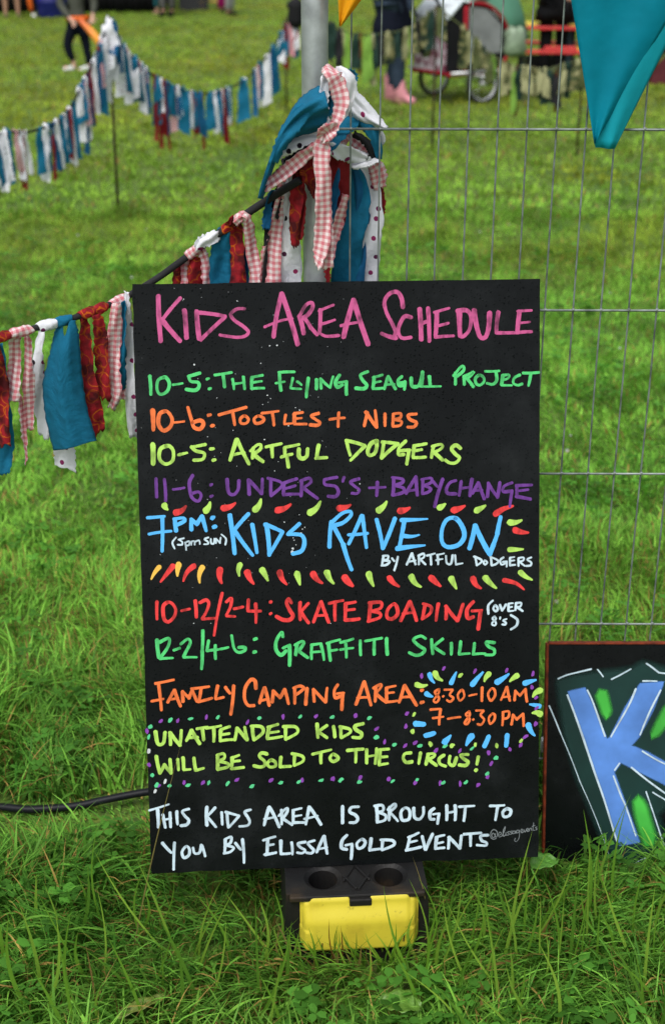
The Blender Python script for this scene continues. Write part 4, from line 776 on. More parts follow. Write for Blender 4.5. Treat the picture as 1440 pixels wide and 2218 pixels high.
# ---------------------------------------------------------------- broad leaves in the turf
LEAF = None
def leaf_plant(px, py, L_, W_, ang, up, label, col=(.13, .27, .035)):
    m, nt, b = newmat('broad leaf'); L = nt.links; uv = N(nt, 'ShaderNodeUVMap', uv_map='UVMap')
    sp = N(nt, 'ShaderNodeSeparateXYZ'); L.new(uv.outputs[0], sp.inputs[0])
    v = math_n(nt, 'FRACT', math_n(nt, 'ADD', math_n(nt, 'MULTIPLY', sp.outputs[1], 7.0), math_n(nt, 'MULTIPLY', math_n(nt, 'ABSOLUTE', sp.outputs[0]), -2.5)))
    vein = math_n(nt, 'MAXIMUM', math_n(nt, 'LESS_THAN', math_n(nt, 'ABSOLUTE', sp.outputs[0]), .05), math_n(nt, 'MULTIPLY', math_n(nt, 'LESS_THAN', v, .12), .6))
    no = N(nt, 'ShaderNodeTexNoise', Scale=9.0, Detail=4.0); L.new(uv.outputs[0], no.inputs['Vector'])
    base = ramp(nt, no.outputs[0], [(.35, tuple(x * .75 for x in col) + (1,)), (.65, tuple(x * 1.2 for x in col) + (1,))])
    c = mixrgb(nt, math_n(nt, 'MULTIPLY', vein, .55), base, tuple(min(1, x * 1.7 + .02) for x in col) + (1,)); L.new(c, b.inputs['Base Color']); b.inputs['Roughness'].default_value = .4
    tr = N(nt, 'ShaderNodeBsdfTranslucent'); L.new(c, tr.inputs[0]); mx = N(nt, 'ShaderNodeMixShader'); mx.inputs[0].default_value = .25; L.new(b.outputs[0], mx.inputs[1]); L.new(tr.outputs[0], mx.inputs[2]); L.new(mx.outputs[0], nt.nodes['Material Output'].inputs[0])
    p = at_z(px, py, up); root = empty('broad_leaf_plant', (p.x, p.y, 0), 0, label, 'plant')
    mb = MB(); mb.tube([(0, 0, 0), (math.cos(ang) * -.01, math.sin(ang) * -.01, up * .6), (-math.cos(ang) * L_ * .5, -math.sin(ang) * L_ * .5, up)], .0016, 6); mb.build('stalk', m, root)
    mb = MB(); n, k = 16, 8; V = []; U = []
    d = Vector((math.cos(ang), math.sin(ang), 0)); s = Vector((-math.sin(ang), math.cos(ang), 0))
    for i in range(n + 1):
        t = i / n; hw = W_ / 2 * (math.sin(math.pi * min(1, t * .97 + .03)) ** .62) * (1 + .05 * math.sin(t * 23))
        for j in range(k + 1):
            q = j / k * 2 - 1
            V.append(d * L_ * (t - .5) + s * hw * q + Vector((0, 0, up + .007 * abs(q) ** 1.5 * (W_ / .05) + .005 * math.sin(t * 3.1) - .003 * t * t + .002 * math.sin(t * 19 + q * 4)))); U.append((q, t))
    mb.add(V, [(i * (k + 1) + j, i * (k + 1) + j + 1, (i + 1) * (k + 1) + j + 1, (i + 1) * (k + 1) + j) for i in range(n) for j in range(k)], U); mb.build('leaf', m, root, solid=.0006)
leaf_plant(865, 2178, .062, .046, 2.9, .055, 'large pale green leaf in the grass in front of the yellow end cap')
leaf_plant(1178, 1872, .050, .040, .5, .085, 'rounded bright leaf standing beside the bottom corner of the letter board', (.10, .28, .03))
leaf_plant(308, 2182, .085, .022, .6, .045, 'narrow speckled pale leaf low in the grass below the schedule board', (.20, .26, .05))

# ---------------------------------------------------------------- rags: cloth ribbons
def px_w(wpx, p):                       # width in metres of a span of pixels at point p
    return wpx * (p - CAM).dot(FW) / FPX
def ribbon(parent, pts, mat, seed, name='rag_strip', ny=26, nx=8, fold=.38, slant=0.0, ripple=.0055, fray=.0018, extra=None, solid=.0005, face=None):
    """pts: (Vector, width) from the knot to the loose end; returns one mesh object"""
    r = random.Random(seed); P4 = [Vector((p.x, p.y, p.z, w)) for p, w in pts]
    k = max(3, ny // max(1, len(P4) - 1)); cur = catmull(P4, k); n = len(cur)
    mb = MB(); V = []; U = []; arc = 0; ph = r.uniform(0, 6); ph2 = r.uniform(0, 6); nf = r.uniform(.8, 1.7); u0 = r.uniform(0, 1); lean = r.uniform(-.5, .5)
    w0 = max(q[3] for q in cur)
    for i in range(n):
        p = Vector(cur[i][:3]); a = Vector(cur[max(i - 1, 0)][:3]); b = Vector(cur[min(i + 1, n - 1)][:3])
        if i: arc += (p - Vector(cur[i - 1][:3])).length
        T = (b - a).normalized(); view = face if face is not None else Vector((0, -1, .25)).normalized()
        S = T.cross(view); S = S.normalized() if S.length > 1e-4 else Vector((1, 0, 0)); Nn = S.cross(T).normalized()
        if Nn.dot(view) < 0: Nn = -Nn
        if S.x < 0: S = -S
        w = max(.002, cur[i][3]); t = i / (n - 1)
        tight = 1 - min(1, w / (w0 + 1e-6)); fo = fold * w * (.30 + .9 * tight)
        for j in range(nx + 1):
            u = j / nx * 2 - 1; ed = abs(u) > .99
            d = fo * math.cos(u * math.pi * nf + ph + lean * t * 2) * .5 + ripple * math.sin(arc * 42 + ph2 + u * 1.3) + .25 * ripple * math.sin(arc * 120 + u * 5 + ph)
            q = p + S * (u * w / 2 + (r.uniform(-fray, fray) if ed else 0)) + Nn * d
            if t > .75: q += T * (slant * u * w * (t - .75) * 4)
            if i == n - 1: q += T * r.uniform(-fray * 2.2, fray * 2.2)
            V.append(q); U.append((u0 + u * max(w, w0 * .55) / 2, u0 * 1.7 + arc))
    mb.add(V, [(i * (nx + 1) + j, i * (nx + 1) + j + 1, (i + 1) * (nx + 1) + j + 1, (i + 1) * (nx + 1) + j) for i in range(n - 1) for j in range(nx)], U)
    if extra: extra(mb)
    return mb.build(name, mat, parent, solid=solid)
def sheet(parent, left, right, mat, seed, bulge=.02, name='rag_strip', nx=18, ny=30, wr=.0035, nwr=5, dip=0.0):
    """cloth lofted between two edge curves (lists of Vector)"""
    r = random.Random(seed); a = catmull(left, max(3, ny // (len(left) - 1))); b = catmull(right, max(3, ny // (len(right) - 1))); n = 40
    def samp(c, t): i = t * (len(c) - 1); k = min(int(i), len(c) - 2); return c[k].lerp(c[k + 1], i - k)
    V = []; U = []; arc = 0; last = None; ph = r.uniform(0, 6)
    for i in range(n + 1):
        t = i / n; l, q = samp(a, t), samp(b, t); m = (l + q) / 2
        if last: arc += (m - last).length
        last = m; w = (q - l).length
        for j in range(nx + 1):
            u = j / nx; t = i / n
            if dip: t = t + (1 - t) * dip * math.exp(-((u - .5) / .13) ** 2)
            p = samp(a, t).lerp(samp(b, t), u)
            d = bulge * (min(1, .25 + 2.5 * t) if dip else 1) * math.sin(math.pi * u) ** .8 + wr * (math.sin(u * nwr * 2 + t * 4 + ph) + .5 * math.sin(u * nwr * 5 - t * 6 + ph * 2)) * min(1, 4 * u * (1 - u) + .2)
            if j in (0, nx): p = p + (q - l).normalized() * r.uniform(-.001, .001)
            V.append(p + Vector((0, -d, d * .2))); U.append(((u - .5) * w, arc))
    mb = MB(); mb.add(V, [(i * (nx + 1) + j, i * (nx + 1) + j + 1, (i + 1) * (nx + 1) + j + 1, (i + 1) * (nx + 1) + j) for i in range(n) for j in range(nx)], U)
    return mb.build(name, mat, parent, solid=.0005)
_seed = [100]
def RB(parent, pts, mat, Y, z=(0, 0, 1.0), **kw):
    """pts: (x, y, width[, dY]) in crop coordinates (origin x, origin y, zoom)"""
    _seed[0] += 1; out = []
    for q in pts:
        dy = q[3] if len(q) > 3 else 0
        p = at(z[0] + q[0] / z[2], z[1] + q[1] / z[2], Y + dy); out.append((p, px_w(q[2] / z[2], p)))
    return ribbon(parent, out, mat, _seed[0], **kw)
def SH(parent, left, right, mat, Y, z, **kw):
    _seed[0] += 1; f = lambda L_: [at(z[0] + q[0] / z[2], z[1] + q[1] / z[2], Y + (q[2] if len(q) > 2 else 0)) for q in L_]
    return sheet(parent, f(left), f(right), mat, _seed[0], **kw)

def make_front_garland():
    root = empty('rag_garland', (at(300, 640, 2.05).x, 2.05, 0), 0, 'rag garland on black cord sloping down from the fence pole past the schedule board', 'garland')
    inv = Matrix.Translation(-Vector(root.location)); ob = []
    path = [(-140, 752, 1.86), (-60, 742, 1.88), (0, 730, 1.90), (62, 714, 1.925), (150, 692, 1.96), (250, 655, 2.02), (295, 631, 2.05), (345, 600, 2.072), (380, 575, 2.07), (440, 531, 2.06), (530, 466, 2.05), (600, 420, 2.03), (650, 390, 2.02)]
    rp = catmull([at(*p) for p in path], 8); rad = [.0036 + .0023 * min(1, i / len(rp) * 1.2) for i in range(len(rp))]
    mb = MB(); mb.tube(rp, rad, 10); ob.append(mb.build('cord', plain('black cord', (.010, .010, .012), .85, bump=.4, scale=300), root))
    cord = lambda px: min(rp, key=lambda p: abs(720 + FPX * p.x / (p - CAM).dot(FW) - px))
    def knot(px, mat, half=.016, r=.0068):
        i = min(range(len(rp)), key=lambda k: abs(720 + FPX * rp[k].x / (rp[k] - CAM).dot(FW) - px)); i = min(max(i, 1), len(rp) - 2)
        T = (rp[i + 1] - rp[i - 1]).normalized(); c = rp[i]; a = T.cross(Vector((0, -1, 0))).normalized(); b = T.cross(a); rr = random.Random(int(px))
        V = []; U = []; n, m = 10, 14
        for k in range(n + 1):
            t = k / n * 2 - 1; q = r * (1.0 + .16 * math.sqrt(max(0, 1 - t * t)) - .12 * abs(t) ** 6) + rr.uniform(-.0006, .0006)
            for j in range(m + 1):
                an = 2 * math.pi * j / m; w = 1 + .10 * math.sin(an * 3 + t * 3 + px)
                V.append(c + T * half * t * (1 + .15 * math.sin(an + px)) + (a * math.cos(an) + b * math.sin(an)) * q * w); U.append((an * r, half * t))
        mb = MB(); mb.add(V, [(k * (m + 1) + j, k * (m + 1) + j + 1, (k + 1) * (m + 1) + j + 1, (k + 1) * (m + 1) + j) for k in range(n) for j in range(m)], U)
        ob.append(mb.build('knot', mat, root))
    Z = (0, 600, 4.5); B = lambda pts, mat, Y, **k: ob.append(RB(root, pts, mat, Y, Z, **k))
    B([(-20, 640, 60), (-5, 820, 90), (20, 1100, 130), (45, 1400, 120), (55, 1640, 110)], RINGS, 1.90, slant=-.1)
    B([(-10, 660, 60), (30, 1000, 110), (55, 1500, 150), (45, 1780, 150), (35, 1920, 120)], TEAL, 1.915, slant=-.3)
    B([(165, 520, 50), (150, 660, 95), (140, 880, 130), (125, 1060, 170), (105, 1200, 215)], GING, 1.92, slant=-.12)
    B([(255, 540, 55), (280, 680, 88), (285, 900, 95), (285, 1180, 105), (290, 1500, 85)], GING, 1.935, slant=-.2)
    B([(205, 1170, 30, 0), (218, 1350, 34), (235, 1560, 42), (255, 1730, 40), (252, 1830, 12)], GING, 1.930, fold=.5)
    B([(430, 470, 60), (395, 620, 85), (380, 850, 110), (395, 1150, 140), (420, 1400, 150), (430, 1560, 110)], DOTS, 1.975, slant=.25)
    B([(600, 1500, 190), (625, 1650, 205), (632, 1760, 215), (632, 1865, 222)], DOTS, 1.985, fold=.10)
    # wide teal rag: two gathered tops that run into one sheet
    ob.append(SH(root, [(572, 420), (535, 540), (508, 660), (468, 820), (425, 1000), (418, 1120), (440, 1330), (490, 1560), (528, 1690)], [(738, 420), (765, 520), (775, 640), (786, 800), (805, 980), (835, 1180), (885, 1400), (942, 1580), (940, 1585)], TEAL, 1.955, Z, bulge=.022, wr=.0024, nwr=4, dip=.17))
    B([(815, 370, 60), (830, 520, 95), (845, 800, 140), (875, 1050, 160), (915, 1300, 165), (965, 1530, 140)], RINGS, 1.975, slant=-.25, fold=.18)
    B([(945, 360, 70), (970, 480, 105), (985, 700, 135), (1005, 950, 140), (1020, 1180, 130)], RINGS, 1.985, slant=.1, fold=.18)
    B([(1145, 250, 80), (1130, 420, 115), (1110, 700, 130), (1110, 950, 135), (1125, 1120, 130), (1095, 1270, 70)], GING, 1.995, slant=.2)
    B([(1205, 240, 40), (1200, 500, 65), (1195, 800, 75), (1190, 1000, 80), (1170, 1105, 100)], TEAL, 2.005)
    B([(1180, 1060, 90), (1190, 1190, 90)], GING, 2.012, slant=-.2)
    B([(1235, 140, 45), (1245, 300, 65), (1258, 600, 90), (1268, 900, 105), (1285, 1200, 110), (1320, 1580, 110)], DOTS, 2.02)
    for px, m_, h_ in ((46, GING, .018), (100, DOTS, .016), (138, TEAL, .014), (187, RINGS, .014), (211, RINGS, .012), (256, GING, .016), (3, RINGS, .014)): knot(px, m_, h_)
    Z = (300, 120, 2.4)
    B = lambda pts, mat, Y, **k: ob.append(RB(root, pts, mat, Y, Z, **k))
    B([(215, 1080, 40), (205, 1180, 60), (205, 1330, 70)], RINGS, 2.085)
    B([(262, 1020, 40), (250, 1120, 55), (245, 1330, 60)], GING, 2.075)
    B([(300, 1040, 60), (300, 1120, 85), (300, 1330, 95)], RINGS, 2.07)
    B([(325, 1010, 45), (355, 1100, 55), (365, 1330, 65)], GING, 2.065)
    B([(305, 1005, 40, -.012), (335, 970, 62, -.016), (375, 955, 66, -.016), (412, 930, 48, -.01)], DOTS, 2.062, fold=.5)
    B([(475, 880, 45), (440, 950, 92), (428, 1080, 112), (430, 1330, 115)], TEAL, 2.06)
    B([(470, 890, 40, -.01), (500, 865, 62, -.012), (512, 960, 72), (518, 1100, 78), (520, 1330, 80)], RINGS, 2.052, fold=.2)
    B([(545, 1000, 30), (552, 1100, 40), (558, 1330, 50)], BLUE, 2.07)
    B([(500, 862, 45, -.012), (545, 838, 55, -.016), (570, 880, 58, -.008), (585, 1000, 62), (610, 1150, 68), (618, 1330, 68)], GING, 2.050)
    for px, m_, h_ in ((421, GING, .016), (515, GING, .014), (498, RINGS, .012)): knot(px, m_, h_)
    for o in ob: o.matrix_parent_inverse = inv
make_front_garland()

def make_bundle():
    p = at(683, 400, 2.06); root = empty('rag_bundle', (p.x, p.y, 0), 0, 'bunch of teal, dotted, gingham and red rags knotted round the fence pole', 'rag bundle')
    inv = Matrix.Translation(-Vector(root.location)); ob = []; Z = (300, 120, 2.4)
    B = lambda pts, mat, Y, **k: ob.append(RB(root, pts, mat, Y, Z, **k))
    S = lambda l, r, mat, Y, **k: ob.append(SH(root, l, r, mat, Y, Z, **k))
    # hanging tails behind
    B([(795, 590, 60), (778, 760, 82), (782, 930, 108), (788, 1080, 118), (792, 1330, 125)], DOTS, 2.046, fold=.16)
    B([(745, 640, 35), (728, 800, 45), (712, 930, 70), (702, 1060, 75), (706, 1330, 85)], GING, 2.036, fold=.3)
    B([(885, 520, 120), (890, 620, 88), (905, 700, 45), (918, 748, 14)], RINGS, 2.020, fold=.12)
    B([(825, 560, 50), (822, 700, 68), (815, 850, 60), (812, 940, 52), (818, 995, 26)], RINGS, 2.022, fold=.2)
    B([(1040, 520, 130), (1045, 640, 110), (1042, 760, 95), (1035, 900, 50)], DRED, 2.080, fold=.25)
    B([(1015, 560, 60), (1012, 700, 62), (1006, 830, 48), (1000, 930, 30)], BLUE, 2.074, fold=.3)
    B([(1078, 720, 34), (1050, 830, 50), (1020, 940, 52), (1008, 1010, 34), (1000, 1100, 18)], GING, 2.070, fold=.35)
    B([(975, 1070, 22), (982, 1130, 28), (988, 1200, 22)], DRED, 2.042)
    B([(1060, 540, 90), (1115, 640, 118), (1132, 760, 142), (1108, 900, 150), (1082, 1040, 150), (1078, 1330, 150)], TEAL, 2.098, fold=.14)
    B([(1140, 560, 50), (1190, 640, 92), (1212, 790, 112), (1206, 930, 118), (1188, 1060, 125), (1178, 1330, 130)], DOTS, 2.112, fold=.14)
    B([(1205, 540, 50), (1235, 590, 85), (1248, 640, 92), (1255, 690, 60)], GING, 2.118)
    B([(1252, 650, 30), (1262, 730, 36), (1265, 800, 30), (1266, 845, 10)], RINGS, 2.124)
    B([(700, 700, 34), (676, 780, 38), (668, 850, 48), (662, 905, 42)], BLUE, 2.030)
    B([(712, 700, 30), (690, 800, 32), (668, 920, 28), (656, 1060, 26), (652, 1330, 26)], BLACKC, 2.040, fold=.5)
    B([(658, 990, 24), (650, 1080, 30), (648, 1330, 34)], GING, 2.034)
    B([(740, 660, 36), (720, 760, 40), (715, 850, 20)], BLACKC, 2.034, fold=.4)
    # black strips put in for the shade of the hollow below the hood
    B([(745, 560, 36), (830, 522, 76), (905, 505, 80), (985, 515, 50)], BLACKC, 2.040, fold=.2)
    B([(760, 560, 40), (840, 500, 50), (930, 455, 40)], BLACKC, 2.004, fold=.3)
    # hood of the bundle
    S([(960, 148, .0), (890, 182, .0), (830, 232), (775, 322), (722, 440), (668, 580), (622, 742, .012)], [(1010, 400), (950, 405), (890, 412), (800, 440), (735, 500), (695, 600), (648, 748, .012)], TEAL, 2.012, bulge=.050, wr=.0065, nwr=5)
    B([(948, 418, 30), (890, 428, 62), (815, 462, 68), (750, 500, 66), (716, 528, 36)], DOTS, 1.998, fold=.25)
    B([(940, 470, 60), (860, 525, 66), (780, 590, 78), (720, 640, 70), (662, 682, 60)], GING, 1.990, fold=.3, slant=.2)
    S([(1098, 160), (1150, 200), (1215, 268), (1296, 372)], [(1080, 300), (1110, 345), (1190, 388), (1272, 392)], DOTS, 2.092, bulge=.014, wr=.003)
    B([(985, 470, 60, -.05), (1045, 385, 105, -.02), (1120, 335, 80), (1190, 355, 85), (1232, 430, 62), (1250, 545, 26)], TEAL, 2.086, fold=.25)
    B([(1010, 445, 70, -.03), (1090, 440, 80), (1150, 478, 70), (1200, 520, 30)], GING, 2.100, fold=.25)
    B([(985, 478, 62, -.05), (1065, 508, 78, -.02), (1140, 530, 66), (1200, 535, 40)], DOTS, 2.082, fold=.2)
    B([(1115, 405, 30), (1165, 435, 44), (1208, 480, 46), (1212, 525, 40), (1190, 552, 24)], BLACKC, 2.080, fold=.6)
    B([(1105, 570, 36), (1150, 562, 52), (1205, 548, 56), (1240, 545, 30)], WHITE, 2.082, fold=.6)
    B([(905, 260, 60), (850, 300, 95), (790, 380, 90), (735, 470, 60), (700, 560, 40)], TEAL, 1.968, fold=.35)
    B([(1000, 330, 50, -.02), (1070, 300, 90, -.01), (1160, 330, 80), (1235, 400, 60), (1262, 470, 40)], DOTS, 2.108, fold=.3)
    B([(1110, 600, 50), (1150, 720, 60), (1168, 860, 66), (1150, 1000, 60), (1140, 1330, 60)], BLUE, 2.105, fold=.35)
    B([(760, 620, 40), (752, 760, 52), (748, 900, 58), (742, 1040, 64), (745, 1330, 66)], DOTS, 2.050, fold=.35)
    B([(840, 620, 40), (846, 760, 50), (842, 880, 46), (838, 960, 26)], DRED, 2.030, fold=.35)
    # top loops and the long pink tie
    B([(1085, 90, 40), (1112, 105, 50), (1118, 150, 30)], TEAL, 2.04)
    B([(1030, 82, 50, .01), (1085, 110, 72), (1098, 190, 66), (1075, 275, 50), (1040, 345, 30)], WHITE, 1.992, fold=.35)
    B([(1005, 150, 40), (1002, 230, 44), (1000, 310, 36)], TEAL, 1.996)
    B([(1010, 96, 40, .01), (972, 130, 50), (966, 220, 46), (968, 300, 44), (980, 395, 40)], WHITE, 1.984, fold=.4)
    B([(990, 68, 70, .03), (1005, 92, 88, -.0), (1036, 160, 92), (1052, 235, 80), (1038, 320, 66), (1000, 395, 50)], GING, 1.976, fold=.3)
    B([(1030, 370, 30), (1005, 385, 74, -.008), (968, 412, 84, -.008), (945, 440, 40)], GING, 1.972, fold=.55)
    B([(968, 420, 58), (952, 500, 86), (956, 640, 82), (960, 800, 84), (955, 940, 88), (938, 1050, 62), (925, 1092, 40)], GING, 1.978, fold=.16, slant=.3)
    B([(985, 700, 30), (988, 860, 40), (985, 1000, 52), (980, 1105, 60)], GING, 1.992, fold=.2)
    for o in ob: o.matrix_parent_inverse = inv
make_bundle()

# ---------------------------------------------------------------- pennants on the fence
def pennant_cloth(name, col):
    m, nt, b = newmat(name); L = nt.links; uv = N(nt, 'ShaderNodeTexCoord'); no = N(nt, 'ShaderNodeTexNoise', Scale=16.0, Detail=5.0); L.new(uv.outputs['Object'], no.inputs['Vector'])
    c = ramp(nt, no.outputs[0], [(.3, tuple(x * .88 for x in col) + (1,)), (.7, tuple(min(1, x * 1.08) for x in col) + (1,))]); L.new(c, b.inputs['Base Color']); b.inputs['Roughness'].default_value = .6; b.inputs['Specular IOR Level'].default_value = .15
    n2 = N(nt, 'ShaderNodeTexNoise', Scale=26.0, Detail=3.0); L.new(uv.outputs['Object'], n2.inputs['Vector']); bp = N(nt, 'ShaderNodeBump', Strength=.35, Distance=.006); L.new(n2.outputs[0], bp.inputs['Height']); L.new(bp.outputs[0], b.inputs['Normal'])
    tr = N(nt, 'ShaderNodeBsdfTranslucent'); L.new(c, tr.inputs[0]); mx = N(nt, 'ShaderNodeMixShader'); mx.inputs[0].default_value = .4
    L.new(b.outputs[0], mx.inputs[1]); L.new(tr.outputs[0], mx.inputs[2]); L.new(mx.outputs[0], nt.nodes['Material Output'].inputs[0]); return m
def make_pennants():
    root = empty('pennant_bunting', (.2, 2.03, 0), 0, 'line of big teal and yellow pennants hung across the top of the wire fence', 'bunting'); inv = Matrix.Translation(-Vector(root.location))
    tm = pennant_cloth('teal nylon', (.002, .29, .41)); ym = pennant_cloth('yellow nylon', (.85, .42, .012)); lt = pennant_cloth('teal nylon lit single', (.012, .42, .52))  # paler teal copy: light through the single layer is put into its colour
    def tri(corner_tl, corner_tr, tip_l, tip_r, Y, mat, name='pennant', n=22, curl=.003):
        a, b, c, d = at(*corner_tl, Y), at(*corner_tr, Y), at(*tip_l, Y), at(*tip_r, Y); V = []
        for i in range(n + 1):
            t = i / n; l, r = a.lerp(c, t), b.lerp(d, t)
            for j in range(n + 1):
                u = j / n; p = l.lerp(r, u); p += Vector((0, -curl * math.sin(u * 3.1) * (1 - .3 * t) - .003 * math.sin(u * 9 + t * 2) - .004 * t * t, 0)); V.append(p)
        mb = MB(); mb.add(V, [(i * (n + 1) + j, i * (n + 1) + j + 1, (i + 1) * (n + 1) + j + 1, (i + 1) * (n + 1) + j) for i in range(n) for j in range(n)])
        o = mb.build(name, mat, root, solid=.0008); o.matrix_parent_inverse = inv; return o
    tri((1219, -105), (1545, -105), (1287, 318), (1330, 322), 2.045, lt)
    tri((1219, -105), (1545, -125), (1285, 312), (1290, 305), 2.040, tm, 'pennant_lining')
    tri((716, -310), (1020, -310), (735, 56), (739, 56), 2.035, ym, 'pennant')
    pts = catmull([at(500, -330, 2.03), at(716, -312, 2.03), at(1020, -300, 2.03), at(1219, -110, 2.035), at(1545, -112, 2.035), at(1900, -190, 2.035)], 8)
    mb = MB(); mb.tube(pts, .0025, 8); o = mb.build('string', BLACKC, root); o.matrix_parent_inverse = inv
make_pennants()

# ---------------------------------------------------------------- rag garlands further back
STAKE_M = plain('rusty steel', (.055, .030, .018), .8, .2, .4, 60)
def garland(label, path, strips, group, cordmat, seed, stakes=()):
    """path: (px, py, Y); strips: (fraction, length px, width px, material[, sideways px])"""
    P = catmull([at(*p) for p in path], 10); r = random.Random(seed)
    root = empty('rag_garland', (P[0].x, P[0].y, 0), 0, label, 'garland', group); inv = Matrix.Translation(-Vector(root.location)); ob = []
    mb = MB(); mb.tube(P, .006, 6); ob.append(mb.build('cord', cordmat, root))
    seg = [0]
    for a, b in zip(P[:-1], P[1:]): seg.append(seg[-1] + (b - a).length)
    def pos(t):
        s = t * seg[-1]; k = max(0, min(len(P) - 2, next((i for i in range(len(seg) - 1) if seg[i + 1] >= s), len(P) - 2))); return P[k].lerp(P[k + 1], (s - seg[k]) / max(1e-6, seg[k + 1] - seg[k]))
    pxs = [720 + FPX * p.x / (p - CAM).dot(FW) for p in P]
    for i, (t, Lp, wp, mat, *sd) in enumerate(strips):
        if abs(t) > 1: t = seg[min(range(len(P)), key=lambda k: abs(pxs[k] - t))] / seg[-1] + r.uniform(-.004, .004)
        t = min(1, max(0, t))
        c = pos(t); Lm, w = px_w(Lp, c), px_w(wp * (1.28 if wp > 8 else 1), c); dx = px_w(sd[0], c) if sd else r.uniform(-.018, .018); dy = r.uniform(-.05, .03)
        pts = [(c + Vector((0, .012, -.02)), w * .5), (c + Vector((0, 0, .010)), w * .55), (c + Vector((dx * .15, -.014, -.02)), w * .6)] + [(c + Vector((dx * q, -.014 + dy * q, -Lm * q)), w * (.75 + .35 * q)) for q in (.3, .65, 1.0)]
        ob.append(ribbon(root, pts, mat, seed * 100 + i, ny=15, nx=4, fold=.3, slant=r.uniform(-.3, .3), fray=.003, ripple=.007, solid=0))
    for px, py0, Y in stakes:
        top = at(px, py0, Y); mb = MB(); mb.tube([(top.x, top.y, 0), (top.x + .004, top.y, top.z * .5), top], .0075, 8)
        s = mb.build('stake', STAKE_M, root); ob.append(s)
    for o in ob: o.matrix_parent_inverse = inv
    return root
def mixed(n, seed, pal, L_, w_, gaps=()):
    r = random.Random(seed); out = []; last = None
    for i in range(n):
        t = (i + .5 + r.uniform(-.3, .3)) / n
        if any(a < t < b for a, b in gaps): continue
        m = r.choice([p for p in pal if p is not last]); last = m; k = 1.35 if (m is DRED and r.random() < .35) else 1
        out.append((t, r.uniform(*L_) * k, r.uniform(*w_) * (.6 if k > 1 else 1), m))
    return out
T_, W_, D_, K_, B_, X_, GG = TEAL, WHITE, DOTS, PINK, BLUE, DRED, GING
G1 = [(238, 62, 26, B_), (232, 105, 20, W_), (240, 100, 18, D_), (224, 120, 20, W_), (229, 150, 16, D_), (218, 90, 10, GG), (212, 130, 9, X_), (217, 145, 14, T_), (203, 112, 13, W_), (208, 120, 9, W_), (196, 118, 10, X_), (190, 108, 11, B_), (184, 105, 13, W_), (178, 82, 18, GG), (174, 112, 15, W_), (188, 135, 12, X_), (182, 150, 10, B_),
      (158, 118, 15, T_), (149, 100, 18, X_), (141, 92, 10, W_), (133, 95, 12, T_), (124, 98, 14, W_), (117, 100, 10, B_), (111, 118, 8, X_), (98, 112, 15, W_), (88, 96, 15, T_), (105, 100, 10, T_), (128, 110, 7, X_), (46, 98, 13, W_), (53, 118, 8, X_), (35, 86, 10, GG), (40, 122, 6, X_), (14, 112, 18, T_), (3, 118, 14, W_), (-9, 110, 17, T_), (-30, 110, 16, W_), (-55, 100, 16, B_)]
def fuller(G, seed, k=.55):
    r = random.Random(seed); return G + [(g[0] + r.uniform(-7, 7), g[1] * r.uniform(.75, 1.0), max(9, g[2]) * r.uniform(.8, 1.2), r.choice([W_, T_, GG, D_, W_, B_, T_])) for g in G if r.random() < k]
garland('loose rag garland climbing from the left to the top of the nearer thin stake', [(-140, 350, 5.6), (0, 290, 6.1), (70, 284, 6.4), (140, 250, 6.8), (185, 170, 7.2), (218, 95, 7.5), (238, 42, 7.6)], fuller(G1, 41), 'red, white and teal rag garlands in the field', BLACKC, 21, [(231, 42, 7.6)])
G2 = [(242, 60, 24, B_), (250, 110, 20, W_), (256, 120, 18, D_), (264, 98, 17, T_), (271, 92, 15, GG), (278, 108, 14, W_), (288, 92, 22, T_), (299, 76, 9, X_), (307, 102, 15, T_), (316, 76, 9, GG), (323, 72, 13, B_), (333, 135, 8, X_), (346, 142, 8, X_), (339, 100, 14, X_), (344, 62, 15, W_), (357, 112, 9, X_), (359, 138, 5, X_), (366, 66, 15, T_), (377, 92, 12, GG), (385, 62, 13, W_), (398, 86, 23, T_),
      (410, 76, 9, W_), (414, 80, 8, K_), (420, 86, 9, X_), (429, 86, 17, B_), (438, 118, 6, X_), (453, 76, 17, T_), (465, 82, 10, W_), (473, 76, 14, B_), (482, 76, 9, GG), (487, 112, 9, X_), (493, 78, 11, W_), (499, 70, 8, T_), (525, 82, 21, T_), (530, 76, 10, W_), (552, 92, 9, B_), (562, 76, 16, T_), (557, 72, 7, X_), (578, 102, 16, W_), (593, 98, 15, T_), (586, 80, 8, B_),
      (609, 62, 12, W_), (618, 64, 13, T_), (616, 88, 10, X_), (632, 58, 12, W_), (639, 78, 11, T_), (646, 62, 10, X_), (626, 70, 9, K_)]
garland('sagging rag garland strung between the two thin stakes beyond the schedule board', [(241, 40, 7.6), (262, 92, 7.7), (300, 135, 7.9), (345, 172, 8.1), (400, 196, 8.5), (450, 203, 8.9), (500, 190, 9.4), (545, 160, 10), (590, 105, 10.8), (615, 60, 11.3), (632, 44, 11.4), (655, 44, 11.4)], fuller(G2, 42, .5), 'red, white and teal rag garlands in the field', BLACKC, 22, [(618, 40, 11.5)])
mb = MB(); q = at(640, 36, 11.4); mb.lathe([(0, -.09), (.05, -.07), (.07, -.02), (.055, .05), (.07, .09), (.03, .13), (0, .14)], 14, q)
o = mb.build('cord_coil', BLACKC); tag(o, 'black coil of cord hung on the stake just left of the fence pole', 'coil of cord')
PALC = [CAMO, OLIVE, DGREEN, CAMO, DGREEN, CREAM, CAMO, BLACKC]
RUST = cloth('rust cotton', 'plain', (.12, .035, .012, 1))
